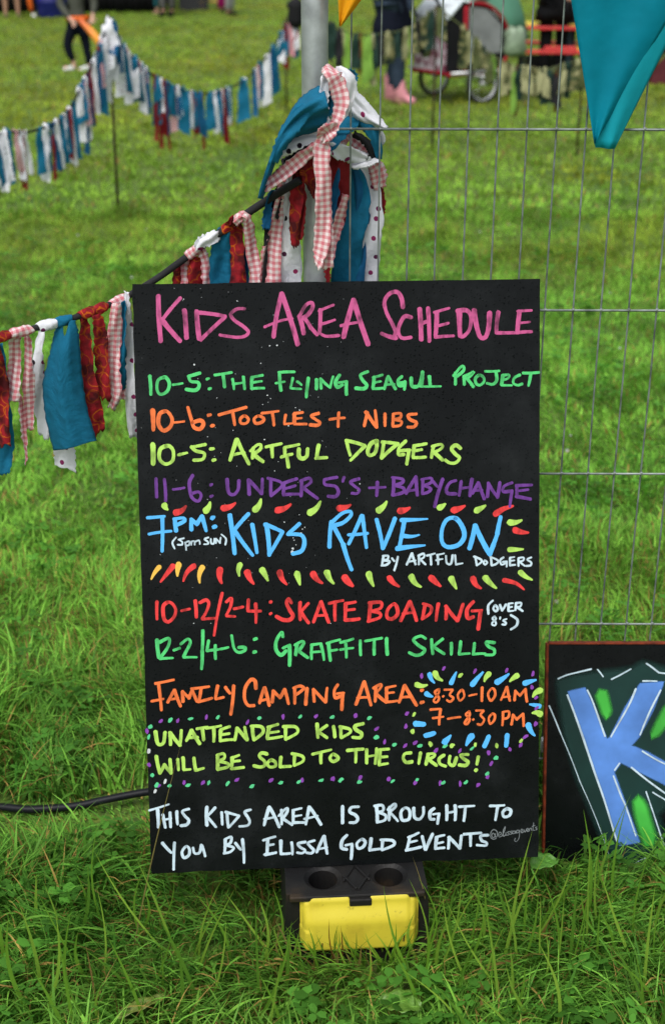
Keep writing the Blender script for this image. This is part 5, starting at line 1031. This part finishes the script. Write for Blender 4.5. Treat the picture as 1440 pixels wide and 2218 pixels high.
G3 = [(706, 75, 18, DGREEN), (720, 70, 18, DGREEN), (735, 78, 12, BLACKC), (743, 56, 17, CREAM), (752, 95, 10, LIME), (768, 70, 16, DGREEN), (779, 80, 7, RUST), (796, 92, 18, LIME), (805, 105, 9, CREAM), (812, 72, 15, DGREEN), (826, 66, 14, BLACKC), (838, 48, 12, CREAM), (846, 62, 16, CAMO), (860, 52, 14, DGREEN), (877, 60, 14, CREAM), (886, 75, 8, LIME), (896, 56, 13, CAMO), (906, 62, 14, BLACKC), (916, 66, 13, CAMO), (926, 88, 14, OLIVE), (936, 80, 14, DGREEN)]
garland('camouflage rag garland in front of the person in pink boots', [(690, 52, 9.3), (716, 50, 9.3), (742, 66, 9.3), (790, 76, 9.3), (845, 71, 9.4), (885, 62, 9.5), (915, 42, 9.5), (942, 18, 9.5)], G3, 'camouflage rag garlands behind the wire fence', OLIVE, 23, [(717, 46, 9.3), (944, 12, 9.55)])
G4 = [(950, 58, 14, OLIVE), (958, 62, 12, CAMO), (1003, 86, 15, CAMO), (1014, 66, 12, CREAM), (1030, 62, 14, OLIVE), (1046, 40, 12, CAMO), (1060, 58, 14, OLIVE), (1070, 50, 11, LIME), (1086, 56, 12, CREAM), (1101, 62, 16, CAMO), (1110, 52, 13, CREAM), (1114, 98, 9, LIME), (1121, 104, 7, RUST), (1127, 72, 25, DGREEN), (1147, 54, 17, CREAM), (1158, 60, 12, CAMO), (1167, 46, 14, CREAM), (1175, 62, 12, DGREEN), (1190, 72, 18, DGREEN), (1205, 78, 16, BLACKC), (1201, 92, 6, RUST), (1216, 68, 13, OLIVE), (1230, 70, 16, DGREEN), (1245, 62, 15, CAMO), (1258, 58, 14, OLIVE), (1272, 66, 16, CAMO), (1300, 70, 16, DGREEN), (1038, 52, 12, CREAM), (1095, 66, 11, CREAM), (1135, 50, 12, CREAM), (1180, 56, 13, CREAM), (1222, 54, 12, CREAM), (1252, 50, 12, CREAM), (1285, 60, 14, CREAM), (1198, 58, 12, OLIVE), (1140, 66, 12, OLIVE)]
garland('camouflage rag garland draped past the child trailer', [(945, 14, 9.5), (985, 45, 9.5), (1020, 75, 9.5), (1050, 108, 9.5), (1090, 134, 9.4), (1140, 147, 9.3), (1185, 150, 9.3), (1230, 138, 9.3), (1275, 124, 9.3), (1340, 100, 9.3)], G4, 'camouflage rag garlands behind the wire fence', OLIVE, 24, [(1262, 128, 9.35)])

# ---------------------------------------------------------------- people
SKIN = plain('skin', (.46, .25, .17), .5, var=.08); SKIN2 = plain('pale skin', (.56, .33, .24), .5, var=.08)
def skinned(name, nodes, edges, mat, parent, sub=1):
    """one continuous surface grown round a skeleton; nodes: (x, y, z, radius), the first is the root"""
    me = bpy.data.meshes.new(name); me.from_pydata([n[:3] for n in nodes], edges, []); me.materials.append(mat)
    o = bpy.data.objects.new(name, me); C.objects.link(o); o.parent = parent
    m = o.modifiers.new('skin', 'SKIN'); m.use_smooth_shade = True; m.branch_smoothing = .3
    for i, n in enumerate(nodes):
        s = me.skin_vertices[0].data[i]; s.radius = (n[3], n[3] if len(n) < 5 else n[4]); s.use_root = (i == 0)
    s = o.modifiers.new('sub', 'SUBSURF'); s.levels = sub; s.render_levels = sub
    return o
def person(px, py, h, label, pose=None, legs=None, top=None, shoes=None, hair=(.05, .03, .02), skin=SKIN, face=0.0, coat=None, cuff=.93, sleeve=True, boot=None, zoff=0, group=None, child=False):
    """px, py: pixel of the ground between the feet; pose: joint -> (x, y, z) as fractions of the height, x to the person's left when seen from the front"""
    g = at_z(px, py, 0.0); root = empty('person', (g.x, g.y, 0), face, label, 'person', group)
    J = dict(pelvis=(0, 0, .52), waist=(0, 0, .60), chest=(0, -.01, .73), neck=(0, 0, .83), head=(0, -.008, .90), crown=(0, 0, .965),
             sl=(.105, 0, .80), el=(.15, .01, .64), wl=(.17, -.04, .50), sr=(-.105, 0, .80), er=(-.15, .01, .64), wr=(-.17, -.04, .50),
             hl=(.052, 0, .49), kl=(.055, -.012, .275), al=(.058, .01, .045), hr=(-.052, 0, .49), kr=(-.055, -.012, .275), ar=(-.058, .01, .045))
    J.update(pose or {}); q = {k: Vector(v) * h for k, v in J.items()}
    nd = []; ed = []; ix = {}
    def node(k, p, r, link=None):
        nd.append((p.x, p.y, p.z, r * h)); ix[k] = len(nd) - 1
        if link is not None: ed.append((ix[link], ix[k]))
    node('pelvis', q['pelvis'], .066); node('waist', q['waist'], .058, 'pelvis'); node('chest', q['chest'], .072, 'waist'); node('neck', q['neck'], .030, 'chest')
    node('jaw', q['neck'].lerp(q['head'], .45) + Vector((0, -.012 * h, 0)), .040, 'neck'); node('head', q['head'], .058 if not child else .066, 'jaw'); node('crown', q['crown'] - Vector((0, 0, .03 * h)), .050, 'head')
    for s in 'lr':
        node('s' + s, q['s' + s], .034, 'chest'); node('e' + s, q['e' + s], .026, 's' + s); node('w' + s, q['w' + s], .017, 'e' + s)
        d = (q['w' + s] - q['e' + s]).normalized(); sd = d.cross(Vector((0, 1, .2))).normalized()
        node('p' + s, q['w' + s] + d * .035 * h, .018, 'w' + s); palm = q['w' + s] + d * .035 * h
        for f in range(4):
            o_ = sd * (.012 * (f - 1.5)) * h; Ln = (.036, .044, .041, .032)[f]
            node(f'f{s}{f}', palm + o_ + d * .020 * h, .0062, 'p' + s); node(f'g{s}{f}', palm + o_ * 1.1 + (d + Vector((0, -.45, 0))).normalized() * (.020 + Ln) * h, .0050, f'f{s}{f}')
        node('t' + s, palm + sd * .026 * h - d * .010 * h, .0068, 'p' + s); node('u' + s, palm + sd * .036 * h + d * .016 * h, .0055, 't' + s)
        node('h' + s, q['h' + s], .052, 'pelvis'); node('k' + s, q['k' + s], .036, 'h' + s)
        node('c' + s, q['k' + s].lerp(q['a' + s], .35) + Vector((0, .008 * h, 0)), .033, 'k' + s); node('a' + s, q['a' + s], .021, 'c' + s)
        toe = (J.get('t' + s) or (J['a' + s][0], J['a' + s][1] - .10, .018)); node('b' + s, Vector((q['a' + s].x, q['a' + s].y, .018 * h)), .020, 'a' + s); node('o' + s, Vector(toe) * h, .018, 'b' + s)
    body = skinned('body', nd, ed, skin, root)
    hm = plain(f'hair {hair}', hair, .6, var=.3); mb = MB(); hc = q['head'] + Vector((0, .010 * h, .012 * h)); R_ = (.070 if not child else .079) * h
    V = []; n, m = 14, 10
    for i in range(m + 1):
        th = math.pi * (.02 + .60 * i / m)
        for j in range(n):
            a = 2 * math.pi * j / n; cut = 1.0 if math.sin(a) > -.35 else .62
            t2 = math.pi * (.02 + .60 * i / m * cut); V.append(hc + Vector((math.sin(t2) * math.cos(a) * .92, math.sin(t2) * math.sin(a), math.cos(t2))) * R_ * (1 + .04 * math.sin(a * 5 + i)))
    mb.add(V, [(i * n + j, i * n + (j + 1) % n, (i + 1) * n + (j + 1) % n, (i + 1) * n + j) for i in range(m) for j in range(n)]); mb.build('hair', hm, root, solid=.006)
    hd = q['head']; em = plain('eye', (.02, .015, .012), .2); rr = (.058 if not child else .066) * h
    mb = MB()
    for s in (-1, 1): mb.lathe([(0, -.011 * h), (.008 * h, -.004 * h), (.008 * h, .004 * h), (0, .008 * h)], 10, hd + Vector((s * .024 * h, -rr * .90, .002 * h)), axis='y')
    mb.build('eyes', em, root)
    mb = MB(); mb.tube([hd + Vector((0, -rr * .95, .004 * h)), hd + Vector((0, -rr * 1.16, -.018 * h)), hd + Vector((0, -rr * .92, -.024 * h))], [.005 * h, .010 * h, .006 * h], 8); mb.build('nose', skin, root)
    mb = MB(); mb.tube([hd + Vector((-.018 * h, -rr * .80, -.038 * h)), hd + Vector((0, -rr * .92, -.040 * h)), hd + Vector((.018 * h, -rr * .80, -.038 * h))], .0035 * h, 6); mb.build('mouth', plain('lips', (.35, .10, .09), .5), root)
    if legs:
        nl = [(*q['pelvis'], .076 * h)]; el = []
        for s in 'lr':
            b = len(nl); a0 = q['k' + s].lerp(q['a' + s], cuff) if cuff > 0 else q['h' + s].lerp(q['k' + s], 1 + cuff)
            if cuff > 0:
                nl += [(*q['h' + s], .064 * h), (*q['k' + s], .047 * h), (*a0, .036 * h)]; el += [(0, b), (b, b + 1), (b + 1, b + 2)]
            else: nl += [(*q['h' + s], .066 * h), (*a0, .058 * h)]; el += [(0, b), (b, b + 1)]
        skinned('trousers', nl, el, legs, root)
    if top:
        nl = [(*q['waist'], .074 * h), (*q['chest'], .086 * h), (*(q['neck'] - Vector((0, 0, .03 * h))), .045 * h), (*(q['pelvis'] + Vector((0, 0, .0))), .082 * h)]; el = [(0, 1), (1, 2), (0, 3)]
        if sleeve:
            for s in 'lr':
                b = len(nl); nl += [(*q['s' + s], .045 * h), (*q['e' + s], .037 * h), (*q['e' + s].lerp(q['w' + s], .92), .030 * h)]; el += [(1, b), (b, b + 1), (b + 1, b + 2)]
        skinned('jacket', nl, el, top, root)
    if coat:      # long hem: (material, z of the hem as a fraction, radius at the hem)
        mat, hz, hr_ = coat; mb = MB(); n = 26; V = []; c = q['pelvis']; prof = [(.088, .62), (.096, .52), (hr_ * .93, (hz + .52) / 2), (hr_, hz), (hr_ * .97, hz + .004)]
        for rad, z in prof:
            for j in range(n):
                a = 2 * math.pi * j / n; w = 1 + .06 * math.sin(a * 6 + z * 9) * (1 if z < .55 else 0); V.append((c.x + rad * h * w * math.cos(a), c.y + rad * h * .72 * w * math.sin(a), z * h + .006 * math.sin(a * 3)))
        mb.add(V, [(i * n + j, i * n + (j + 1) % n, (i + 1) * n + (j + 1) % n, (i + 1) * n + j) for i in range(len(prof) - 1) for j in range(n)]); mb.build('coat_skirt', mat, root, solid=.008)
    if shoes:
        for s in 'lr':
            a = q['a' + s]; toe = Vector(J.get('t' + s) or (J['a' + s][0], J['a' + s][1] - .10, .018)) * h; d = (toe - Vector((a.x, a.y, toe.z))).normalized(); top_z = boot if boot else .062
            nl = [(a.x, a.y, top_z * h, (.042 if boot else .029) * h), (a.x, a.y, .030 * h, .031 * h), (*(Vector((a.x, a.y, .026 * h)) + d * .055 * h), .027 * h), (*(Vector((a.x, a.y, .022 * h)) + d * .105 * h), .021 * h), (*(Vector((a.x, a.y, .026 * h)) - d * .025 * h), .024 * h)]
            if boot: nl.append((*(Vector((a.x, a.y, boot * h * .55))), .038 * h)); e = [(0, 5), (5, 1), (1, 2), (2, 3), (1, 4)]
            else: e = [(0, 1), (1, 2), (2, 3), (1, 4)]
            skinned('boot' if boot else 'shoe', nl, e, shoes, root)
    return root
F_ = lambda n, c, r=.85: plain(n, c, r, var=.18, scale=14, spec=.08)
NAVY = F_('navy cloth', (.006, .008, .016)); GREYT = F_('grey cloth', (.085, .085, .08)); BLK = F_('black cloth', (.008, .008, .009)); WSHOE = F_('white trainers', (.62, .64, .62), .6)
MAG = F_('magenta cloth', (.30, .012, .11)); TEALC = F_('teal cloth', (.02, .10, .12)); JEAN = F_('pale denim', (.10, .14, .20)); DKJ = F_('dark denim', (.03, .045, .07)); HOOD = F_('grey green hoodie', (.075, .08, .065)); KHAKI = F_('khaki', (.12, .10, .06)); PINKB = F_('pink rubber', (.62, .26, .30), .4)
ORANGE = F_('orange cloth', (.72, .13, .02)); GRN = F_('poncho green', (.12, .30, .20), .45)

# child playing in the field: stands side-on, toes to the left of the picture
h = 1.08
pl = person(178, 155, h, 'child in black trousers and white trainers wearing a grey hoodie on the grass', legs=NAVY, top=HOOD, shoes=WSHOE, hair=(.16, .09, .04), skin=SKIN2, child=True,
    pose=dict(pelvis=(.0, 0, .43), waist=(.0, 0, .50), chest=(-.02, 0, .66), hl=(.03, .02, .40), hr=(-.05, -.02, .40), kr=(-.12, -.03, .24), ar=(-.065, -.02, .075), kl=(.055, .02, .23), al=(.075, .02, .045), tl=(-.03, -.03, .02), tr=(-.165, -.05, .045),
              el=(.16, .0, .60), wl=(.145, -.06, .50), er=(-.16, -.03, .60), wr=(-.05, -.12, .47)))
mb = MB(); V = []; n = 26
for k in range(n): 
    a = 2 * math.pi * k / n
    for z, e in ((.455, 1.0), (.475, 1.04), (.495, 1.0)): V.append((.105 * e * h * math.cos(a) - .005, .105 * e * h * math.sin(a), z * h))
mb.add(V, [(k * 3 + j, ((k + 1) % n) * 3 + j, ((k + 1) % n) * 3 + j + 1, k * 3 + j + 1) for k in range(n) for j in range(2)]); mb.build('orange_sash', ORANGE, pl, solid=.006)
sm_, nt, b = newmat('streamer'); tc = N(nt, 'ShaderNodeTexCoord'); sp = N(nt, 'ShaderNodeSeparateXYZ'); nt.links.new(tc.outputs['Generated'], sp.inputs[0]); nt.links.new(ramp(nt, sp.outputs[0], [(.1, (.62, .12, .03, 1)), (.5, (.80, .30, .02, 1)), (.9, (.80, .48, .02, 1))]), b.inputs['Base Color'])
pts = [at(174, 44, 13.3), at(192, 62, 13.25), at(212, 86, 13.2), at(232, 118, 13.2), at(252, 152, 13.2)]
mb = MB(); mb.tube(catmull(pts, 6), [.022 + .014 * math.sin(math.pi * i / 24) for i in range(25)], 10); tag(mb.build('foam_bat', sm_), 'orange and yellow foam bat held by the child in the grey hoodie', 'toy bat')

person(28, 39, 1.25, 'person with bare legs and dark shorts at the black stall beside the blue barrel', legs=BLK, top=BLK, shoes=KHAKI, cuff=-.25, skin=SKIN, face=.3, pose=dict(al=(.075, .01, .045), kl=(.07, -.01, .27), ar=(-.075, .01, .045), kr=(-.07, -.01, .27)))
person(82, 38, 1.15, 'child in dark trousers and cream trainers standing just left of the blue barrel', legs=NAVY, top=BLK, shoes=WSHOE, face=.5, child=True)
mb = MB(); p = at(66, 20, 22.2); mb.tube([p + Vector((-.01, 0, .32)), p + Vector((0, 0, .18)), p + Vector((.015, 0, .02)), p + Vector((.012, 0, -.03))], [.03, .042, .036, .012], 10); tag(mb.build('orange_bag', ORANGE), 'slim orange bag hanging between the bare legged person and the child', 'bag')
person(366, 36, 1.5, 'person in grey trousers and black boots beside the dark crate', legs=GREYT, top=BLK, shoes=BLK, face=-.2, pose=dict(al=(.03, .02, .045), ar=(-.05, -.03, .045)))
person(346, 31, 1.0, 'barefoot child in teal leggings standing beside the person in black boots', legs=TEALC, top=F_('royal blue cloth', (.01, .03, .20)), cuff=.8, skin=SKIN2, face=-.6, child=True)
person(481, 27, 1.0, 'child in magenta trousers at the end of the wooden plank', legs=MAG, top=MAG, shoes=BLK, face=.8, child=True, pose=dict(al=(.02, .0, .045), ar=(-.02, .01, .045)))
person(498, 34, 1.2, 'person in pale grey trousers and black shoes next to the child in magenta', legs=F_('pale grey cloth', (.25, .26, .25)), top=GREYT, shoes=BLK, face=1.1, pose=dict(al=(.02, .0, .045), ar=(-.03, .01, .045)))
# the person in pink boots, side-on, toes to the right
person(848, 224, 1.52, 'person in a long navy coat and pink rubber boots behind the wire fence', legs=DKJ, top=NAVY, shoes=PINKB, boot=.175, hair=(.12, .07, .03), skin=SKIN2, face=R(62), coat=(NAVY, .325, .150),
       pose=dict(al=(.030, .03, .045), ar=(-.030, -.055, .045), kl=(.035, -.01, .27), kr=(-.035, -.05, .27), el=(.15, -.06, .66), wl=(.12, -.20, .60), er=(-.15, -.06, .66), wr=(-.12, -.20, .60)))
# poncho, coat and jeans round the table
pp = person(1068, 186, 1.30, 'person in a green rain poncho bending behind the child trailer', legs=DKJ, top=GRN, shoes=BLK, face=R(-60), pose=dict(chest=(0, -.07, .72), neck=(0, -.12, .81), head=(0, -.16, .87), crown=(0, -.19, .93), sl=(.105, -.08, .79), sr=(-.105, -.08, .79), el=(.14, -.20, .66), wl=(.10, -.34, .56), er=(-.14, -.20, .66), wr=(-.10, -.34, .56)))
mb = MB(); V = []; n = 30; prof = [(.05, .80, -.09), (.12, .76, -.08), (.20, .64, -.06), (.24, .50, -.04), (.27, .33, -.02)]
for rad, z, yy in prof:
    for j in range(n):
        a = 2 * math.pi * j / n; w = 1 + .09 * math.sin(a * 7 + z * 6) * (1 - z); V.append((rad * 1.3 * w * math.cos(a), yy * 1.3 + rad * 1.3 * .8 * w * math.sin(a), z * 1.3 + .02 * math.sin(a * 4) * (z < .4)))
pm, nt, b = newmat('poncho film'); b.inputs['Base Color'].default_value = (.13, .36, .24, 1); b.inputs['Roughness'].default_value = .3
tr = N(nt, 'ShaderNodeBsdfTranslucent'); tr.inputs[0].default_value = (.20, .45, .32, 1); mx = N(nt, 'ShaderNodeMixShader'); mx.inputs[0].default_value = .4; nt.links.new(b.outputs[0], mx.inputs[1]); nt.links.new(tr.outputs[0], mx.inputs[2]); nt.links.new(mx.outputs[0], nt.nodes['Material Output'].inputs[0])
mb.add(V, [(i * n + j, i * n + (j + 1) % n, (i + 1) * n + (j + 1) % n, (i + 1) * n + j) for i in range(len(prof) - 1) for j in range(n)]); mb.build('poncho', pm, pp, solid=.004)
mb = MB(); q = at(1115, 92, 11.9); mb.lathe([(0, -.105), (.075, -.10), (.10, -.06), (.092, .02), (.085, .08), (.060, .11), (.035, .125)], 18, q); jr = random.Random(3); mb.v = [(x + jr.uniform(-.014, .014), y + jr.uniform(-.014, .014), z + jr.uniform(-.012, .012)) for x, y, z in mb.v]; bgm = plain('pale plastic bag', (.20, .27, .18), .35, var=.25, scale=20, bump=.5)
tag(mb.build('plastic_bag', bgm), 'pale green plastic bag hanging beside the red and yellow table', 'bag')
person(1192, 180, 1.40, 'person in a black coat with a hand on the red and yellow table', legs=BLK, top=BLK, shoes=BLK, face=R(10), coat=(BLK, .40, .13), pose=dict(el=(.16, -.06, .66), wl=(.06, -.16, .58), er=(-.15, -.05, .66), wr=(-.03, -.17, .585)))
person(1243, 176, 1.35, 'person in pale jeans standing right beside the red and yellow table', legs=JEAN, top=F_('blue grey cloth', (.12, .16, .24)), shoes=BLK, face=R(-20))

# ---------------------------------------------------------------- things far behind
def barrel():
    p = at_z(114, 37, 0); root = empty('barrel', (p.x, p.y, 0), 0, 'dark blue plastic barrel standing on the grass in front of the black stall', 'barrel')
    m = plain('blue plastic', (.006, .010, .13), .38, var=.25, scale=8); mb = MB()
    mb.lathe([(0, 0), (.215, 0), (.225, .02), (.235, .20), (.245, .215), (.245, .245), (.235, .26), (.238, .56), (.248, .575), (.248, .60), (.238, .615), (.228, .86), (.235, .87), (.235, .90), (.20, .905), (0, .895)], 32); mb.build('drum', m, root)
    mb = MB(); mb.lathe([(.19, .0), (.205, .0), (.205, .012), (.19, .012)], 24, (0, 0, .905), closed=True)
    for s in (-1, 1): mb.lathe([(0, 0), (.025, 0), (.025, .02), (0, .02)], 12, (s * .11, 0, .90))
    mb.build('lid', plain('black lid', (.012, .012, .014), .5), root)
barrel()
def stall():
    a, b = at_z(-130, 30, 0), at_z(338, 27, 0); L_ = (b - a).length; c = (a + b) / 2
    root = empty('market_stall', (c.x, c.y + .6, 0), 0, 'long stall with a black cloth skirt at the far edge of the field', 'stall')
    mb = MB(); n = 120; V = []
    for i in range(n + 1):
        x = -L_ / 2 + L_ * i / n
        for z in (.015, .25, .55, .80): V.append((x, -.6 + .03 * math.sin(i * 1.7) * (1 - z * .8) + .02 * math.sin(i * .61), z + .01 * math.sin(i * .9) * (z < .1)))
    mb.add(V, [(i * 4 + j, (i + 1) * 4 + j, (i + 1) * 4 + j + 1, i * 4 + j + 1) for i in range(n) for j in range(3)]); mb.build('skirt', BLK, root, solid=.01)
    mb = MB(); mb.box((0, -.1, .82), (L_ + .1, 1.1, .04)); mb.build('table_top', KHAKI, root, bevel=.008, smooth=False)
    for x in (-L_ / 2 + .1, L_ / 2 - .1):
        for y in (-.45, 1.5): mb = MB(); mb.tube([(x, y, 0), (x, y, 2.5)], .025, 10); mb.build('post', GALV, root)
    mb = MB(); V = [(-L_ / 2 - .2, -.8, 2.35), (L_ / 2 + .2, -.8, 2.35), (L_ / 2 + .2, .5, 2.95), (-L_ / 2 - .2, .5, 2.95), (-L_ / 2 - .2, 1.8, 2.35), (L_ / 2 + .2, 1.8, 2.35)]
    mb.add(V, [(0, 1, 2, 3), (3, 2, 5, 4), (0, 3, 4), (1, 5, 2)]); mb.build('awning', BLK, root, solid=.01, smooth=False)
    mb = MB(); mb.box((0, 1.6, 1.1), (L_, .02, 2.2)); mb.build('back_sheet', BLK, root, smooth=False)
stall()
def crate(px, py, Y, size, mat, label, slats=5):
    p = at_z(px, py, 0); root = empty('crate', (p.x, p.y, 0), .1, label, 'crate'); W, D, Hh = size
    for i in range(slats):
        z = Hh * (i + .5) / slats; mb = MB(); t = Hh / slats * .86
        for y in (-D / 2, D / 2): mb.box((0, y, z), (W, .014, t))
        for x in (-W / 2, W / 2): mb.box((x, 0, z), (.014, D - .016, t))
        mb.build('slat_ring', mat, root, smooth=False, bevel=.003)
    mb = MB(); mb.box((0, 0, .012), (W - .02, D - .02, .02))
    for x in (-1, 1):
        for y in (-1, 1): mb.box((x * (W / 2 - .022), y * (D / 2 - .022), Hh / 2), (.026, .026, Hh))
    mb.build('base', mat, root, smooth=False)
crate(420, 22, 24, (.46, .4, .34), plain('dark grey plastic', (.022, .023, .027), .5), 'dark grey crate on the grass between the black boots and the wooden plank')
p = at_z(456, 21, .0); root = empty('bench', (p.x, p.y, 0), .25, 'low wooden plank bench painted yellow and orange beside the child in magenta', 'bench')
mb = MB(); mb.box((0, 0, .13), (.36, .24, .03)); mb.build('seat', plain('yellow wood', (.50, .30, .06), .6, var=.3, scale=9), root, smooth=False, bevel=.004)
for s in (-1, 1): mb = MB(); mb.box((s * .14, 0, .0575), (.03, .2, .113)); mb.build('leg', plain('orange wood', (.50, .14, .04), .6, var=.3), root, smooth=False, bevel=.003)

def picnic_table():
    p = at_z(1178, 176, 0); root = empty('picnic_table', (p.x, p.y, 0), R(-7), 'small red and yellow picnic table behind the camouflage garland', 'table')
    ye, re_ = plain('yellow table paint', (.70, .56, .03), .45, var=.1), plain('red table paint', (.58, .035, .035), .45, var=.12); dk = plain('dark steel', (.012, .012, .014), .5, .3)
    for i, (y, m) in enumerate(((-.24, re_), (-.12, ye), (0, re_), (.12, ye), (.24, ye))): mb = MB(); mb.box((0, y, .50 + (.012 if i % 2 else 0)), (.60, .108, .03)); mb.build('top_plank', m, root, bevel=.006, smooth=False)
    for s in (-1, 1):
        mb = MB(); mb.box((0, s * .48, .31), (.62, .11, .03)); mb.box((.12, s * .48 - .0, .343), (.30, .10, .03)) if s < 0 else None; mb.build('bench_plank', re_, root, bevel=.006, smooth=False)
    mb = MB(); mb.box((.19, -.40, .32), (.22, .05, .05)); mb.build('bench_edge', ye, root, bevel=.006, smooth=False)
    for s in (-1, 1):
        mb = MB(); mb.tube([(s * .24, -.42, 0), (s * .24, -.10, .48)], .02, 8); mb.tube([(s * .24, .42, 0), (s * .24, .10, .48)], .02, 8); mb.tube([(s * .24, -.5, .285), (s * .24, .5, .285)], .018, 8); mb.build('leg_frame', dk, root)
picnic_table()
crate(1170, 172, 14, (.34, .28, .22), plain('table shade black', (.012, .013, .013), .5), 'added black crate for the shade under the red and yellow table', 3)  # added crate, its black stands in for the shade under the benches

def trailer():
    p = at_z(990, 216, 0); hd = math.atan2(.53, .85); root = empty('child_trailer', (p.x, p.y, 0), hd, 'red, grey and white two wheeled child trailer parked on the grass behind the fence', 'trailer')
    red, gry, wht, blk = F_('trailer red', (.26, .010, .018), .6), plain('trailer window', (.24, .25, .26), .25, var=.2, scale=10), F_('trailer white', (.62, .68, .72), .5), F_('trailer black', (.012, .012, .014), .6)
    fm, nt, b = newmat('floral panel'); tc = N(nt, 'ShaderNodeTexCoord'); no = N(nt, 'ShaderNodeTexNoise', Scale=16.0, Detail=3.0); nt.links.new(tc.outputs['Object'], no.inputs['Vector']); nt.links.new(ramp(nt, no.outputs[0], [(.40, (.13, .02, .05, 1)), (.50, (.35, .24, .28, 1)), (.60, (.48, .46, .50, 1))]), b.inputs['Base Color']); b.inputs['Roughness'].default_value = .7
    hw = .24; prof = [(-.30, .17), (.24, .17), (.34, .36), (.27, .58), (.10, .71), (-.16, .76), (-.30, .62)]; n = len(prof)
    mb = MB(); mb.add([(x, s * hw, z) for s in (-1, 1) for x, z in prof], [tuple(range(n)), tuple(range(2 * n - 1, n - 1, -1)), (0, n, n + 1, 1), (1, n + 1, n + 2, 2)]); mb.build('tub', blk, root, smooth=False, bevel=.01)
    mb = MB()
    for a, c in ((3, 4), (4, 5), (5, 6)): mb.add([(prof[a][0] * 1.02, -hw - .012, prof[a][1] + .006), (prof[a][0] * 1.02, hw + .012, prof[a][1] + .006), (prof[c][0] * 1.02, hw + .012, prof[c][1] + .006), (prof[c][0] * 1.02, -hw - .012, prof[c][1] + .006)], [(0, 1, 2, 3)])
    mb.build('roof', wht, root, solid=.02)
    for s in (-1, 1):
        y = s * (hw + .004)
        mb = MB(); mb.add([(-.09, y, .34), (.26, y, .34), (.25, y, .56), (.09, y, .69), (-.09, y, .72)], [(0, 1, 2, 3, 4)]); mb.build('window', gry, root, solid=.006, smooth=False)
        mb = MB(); mb.tube(catmull([(.24, y, .18), (.345, y, .37), (.275, y, .585), (.10, y, .715), (-.10, y, .74)], 5), .019, 8); mb.tube([(-.12, y, .20), (-.125, y, .72)], .020, 8); mb.tube([(-.3, y, .185), (.24, y, .185)], .02, 8); mb.build('red_trim', red, root)
    mb = MB(); mb.box((-.306, 0, .33), (.02, hw * 1.9, .28)); mb.build('end_panel', fm, root, bevel=.01, smooth=False)
    mb = MB(); mb.box((-.31, 0, .195), (.03, hw * 1.9, .028)); mb.build('bumper', red, root, bevel=.01, smooth=False)
    mb = MB(); mb.box((-.303, 0, .55), (.016, hw * 1.8, .13)); mb.build('end_window', gry, root, bevel=.01, smooth=False)
    mb = MB(); mb.tube([(-.30, -hw - .06, .20), (.30, -hw - .06, .20), (.36, -hw + .04, .20)], .013, 8); mb.tube([(-.30, hw + .06, .20), (.30, hw + .06, .20)], .013, 8); mb.tube([(0, -.36, .165), (0, .36, .165)], .012, 8); mb.build('chassis', plain('silver tube', (.55, .56, .57), .35, .5), root)
    mb = MB(); mb.tube(catmull([(-.30, -.2, .62), (-.42, -.2, .80), (-.44, 0, .82), (-.42, .2, .80), (-.30, .2, .62)], 6), .014, 8); mb.build('handlebar', blk, root)
    for ch in list(root.children): ch.location.z += .055
    rub = plain('tyre rubber', (.012, .012, .013), .7); rim = plain('alloy rim', (.50, .52, .53), .35, .4)
    for s in (-1, 1):
        c = (0, s * .345, .168); w = empty('wheel', c); w.parent = root
        def L(prof, m, nm): mb = MB(); mb.lathe(prof, 36, axis='y', closed=True); o = mb.build(nm, m, w)
        L([(.168, 0), (.163, .016), (.150, .020), (.138, .014), (.138, -.014), (.150, -.020), (.163, -.016)], rub, 'tyre'); L([(.142, .010), (.142, -.010), (.132, -.012), (.129, -.006), (.129, .006), (.132, .012)], rim, 'rim')
        mb = MB(); mb.lathe([(0, -.03), (.018, -.028), (.018, .028), (0, .03)], 12, axis='y')
        for k in range(12): a = 2 * math.pi * k / 12; mb.tube([(.016 * math.cos(a), .018 * (-1) ** k, .016 * math.sin(a)), (.122 * math.cos(a + .12), 0, .122 * math.sin(a + .12))], 0.0009, 5, cap=False)
        mb.build('spokes', rim, w)
        mb = MB(); mb.box((.07, 0, .045), (.04, .008, .026)); mb.build('reflector', plain('amber reflector', (.75, .16, .01), .3), w, bevel=.003)
trailer()
def tent():
    p = at_z(1420, 175, 0); root = empty('tent', (p.x + .35, p.y + .5, 0), 0, 'low dark green tent behind the teal pennant at the edge of the field', 'tent')
    mb = MB(); V = []; n = 18
    for i in range(n + 1):
        a = math.pi * i / n
        for y, k in ((-.9, .55), (-.5, .9), (.2, 1), (.9, .6)): V.append((.95 * k * math.cos(a), y, .75 * k * math.sin(a)))
    mb.add(V, [(i * 4 + j, (i + 1) * 4 + j, (i + 1) * 4 + j + 1, i * 4 + j + 1) for i in range(n) for j in range(3)]); mb.build('flysheet', F_('tent cloth', (.02, .025, .022), .6), root, solid=.006)
    mb = MB(); mb.add([(.95 * .55 * math.cos(math.pi * i / n) * .96, -.9, .75 * .55 * math.sin(math.pi * i / n) * .96) for i in range(n + 1)], [tuple(range(n + 1))]); mb.build('door', F_('tent door', (.10, .025, .03), .7), root, smooth=False)
tent()
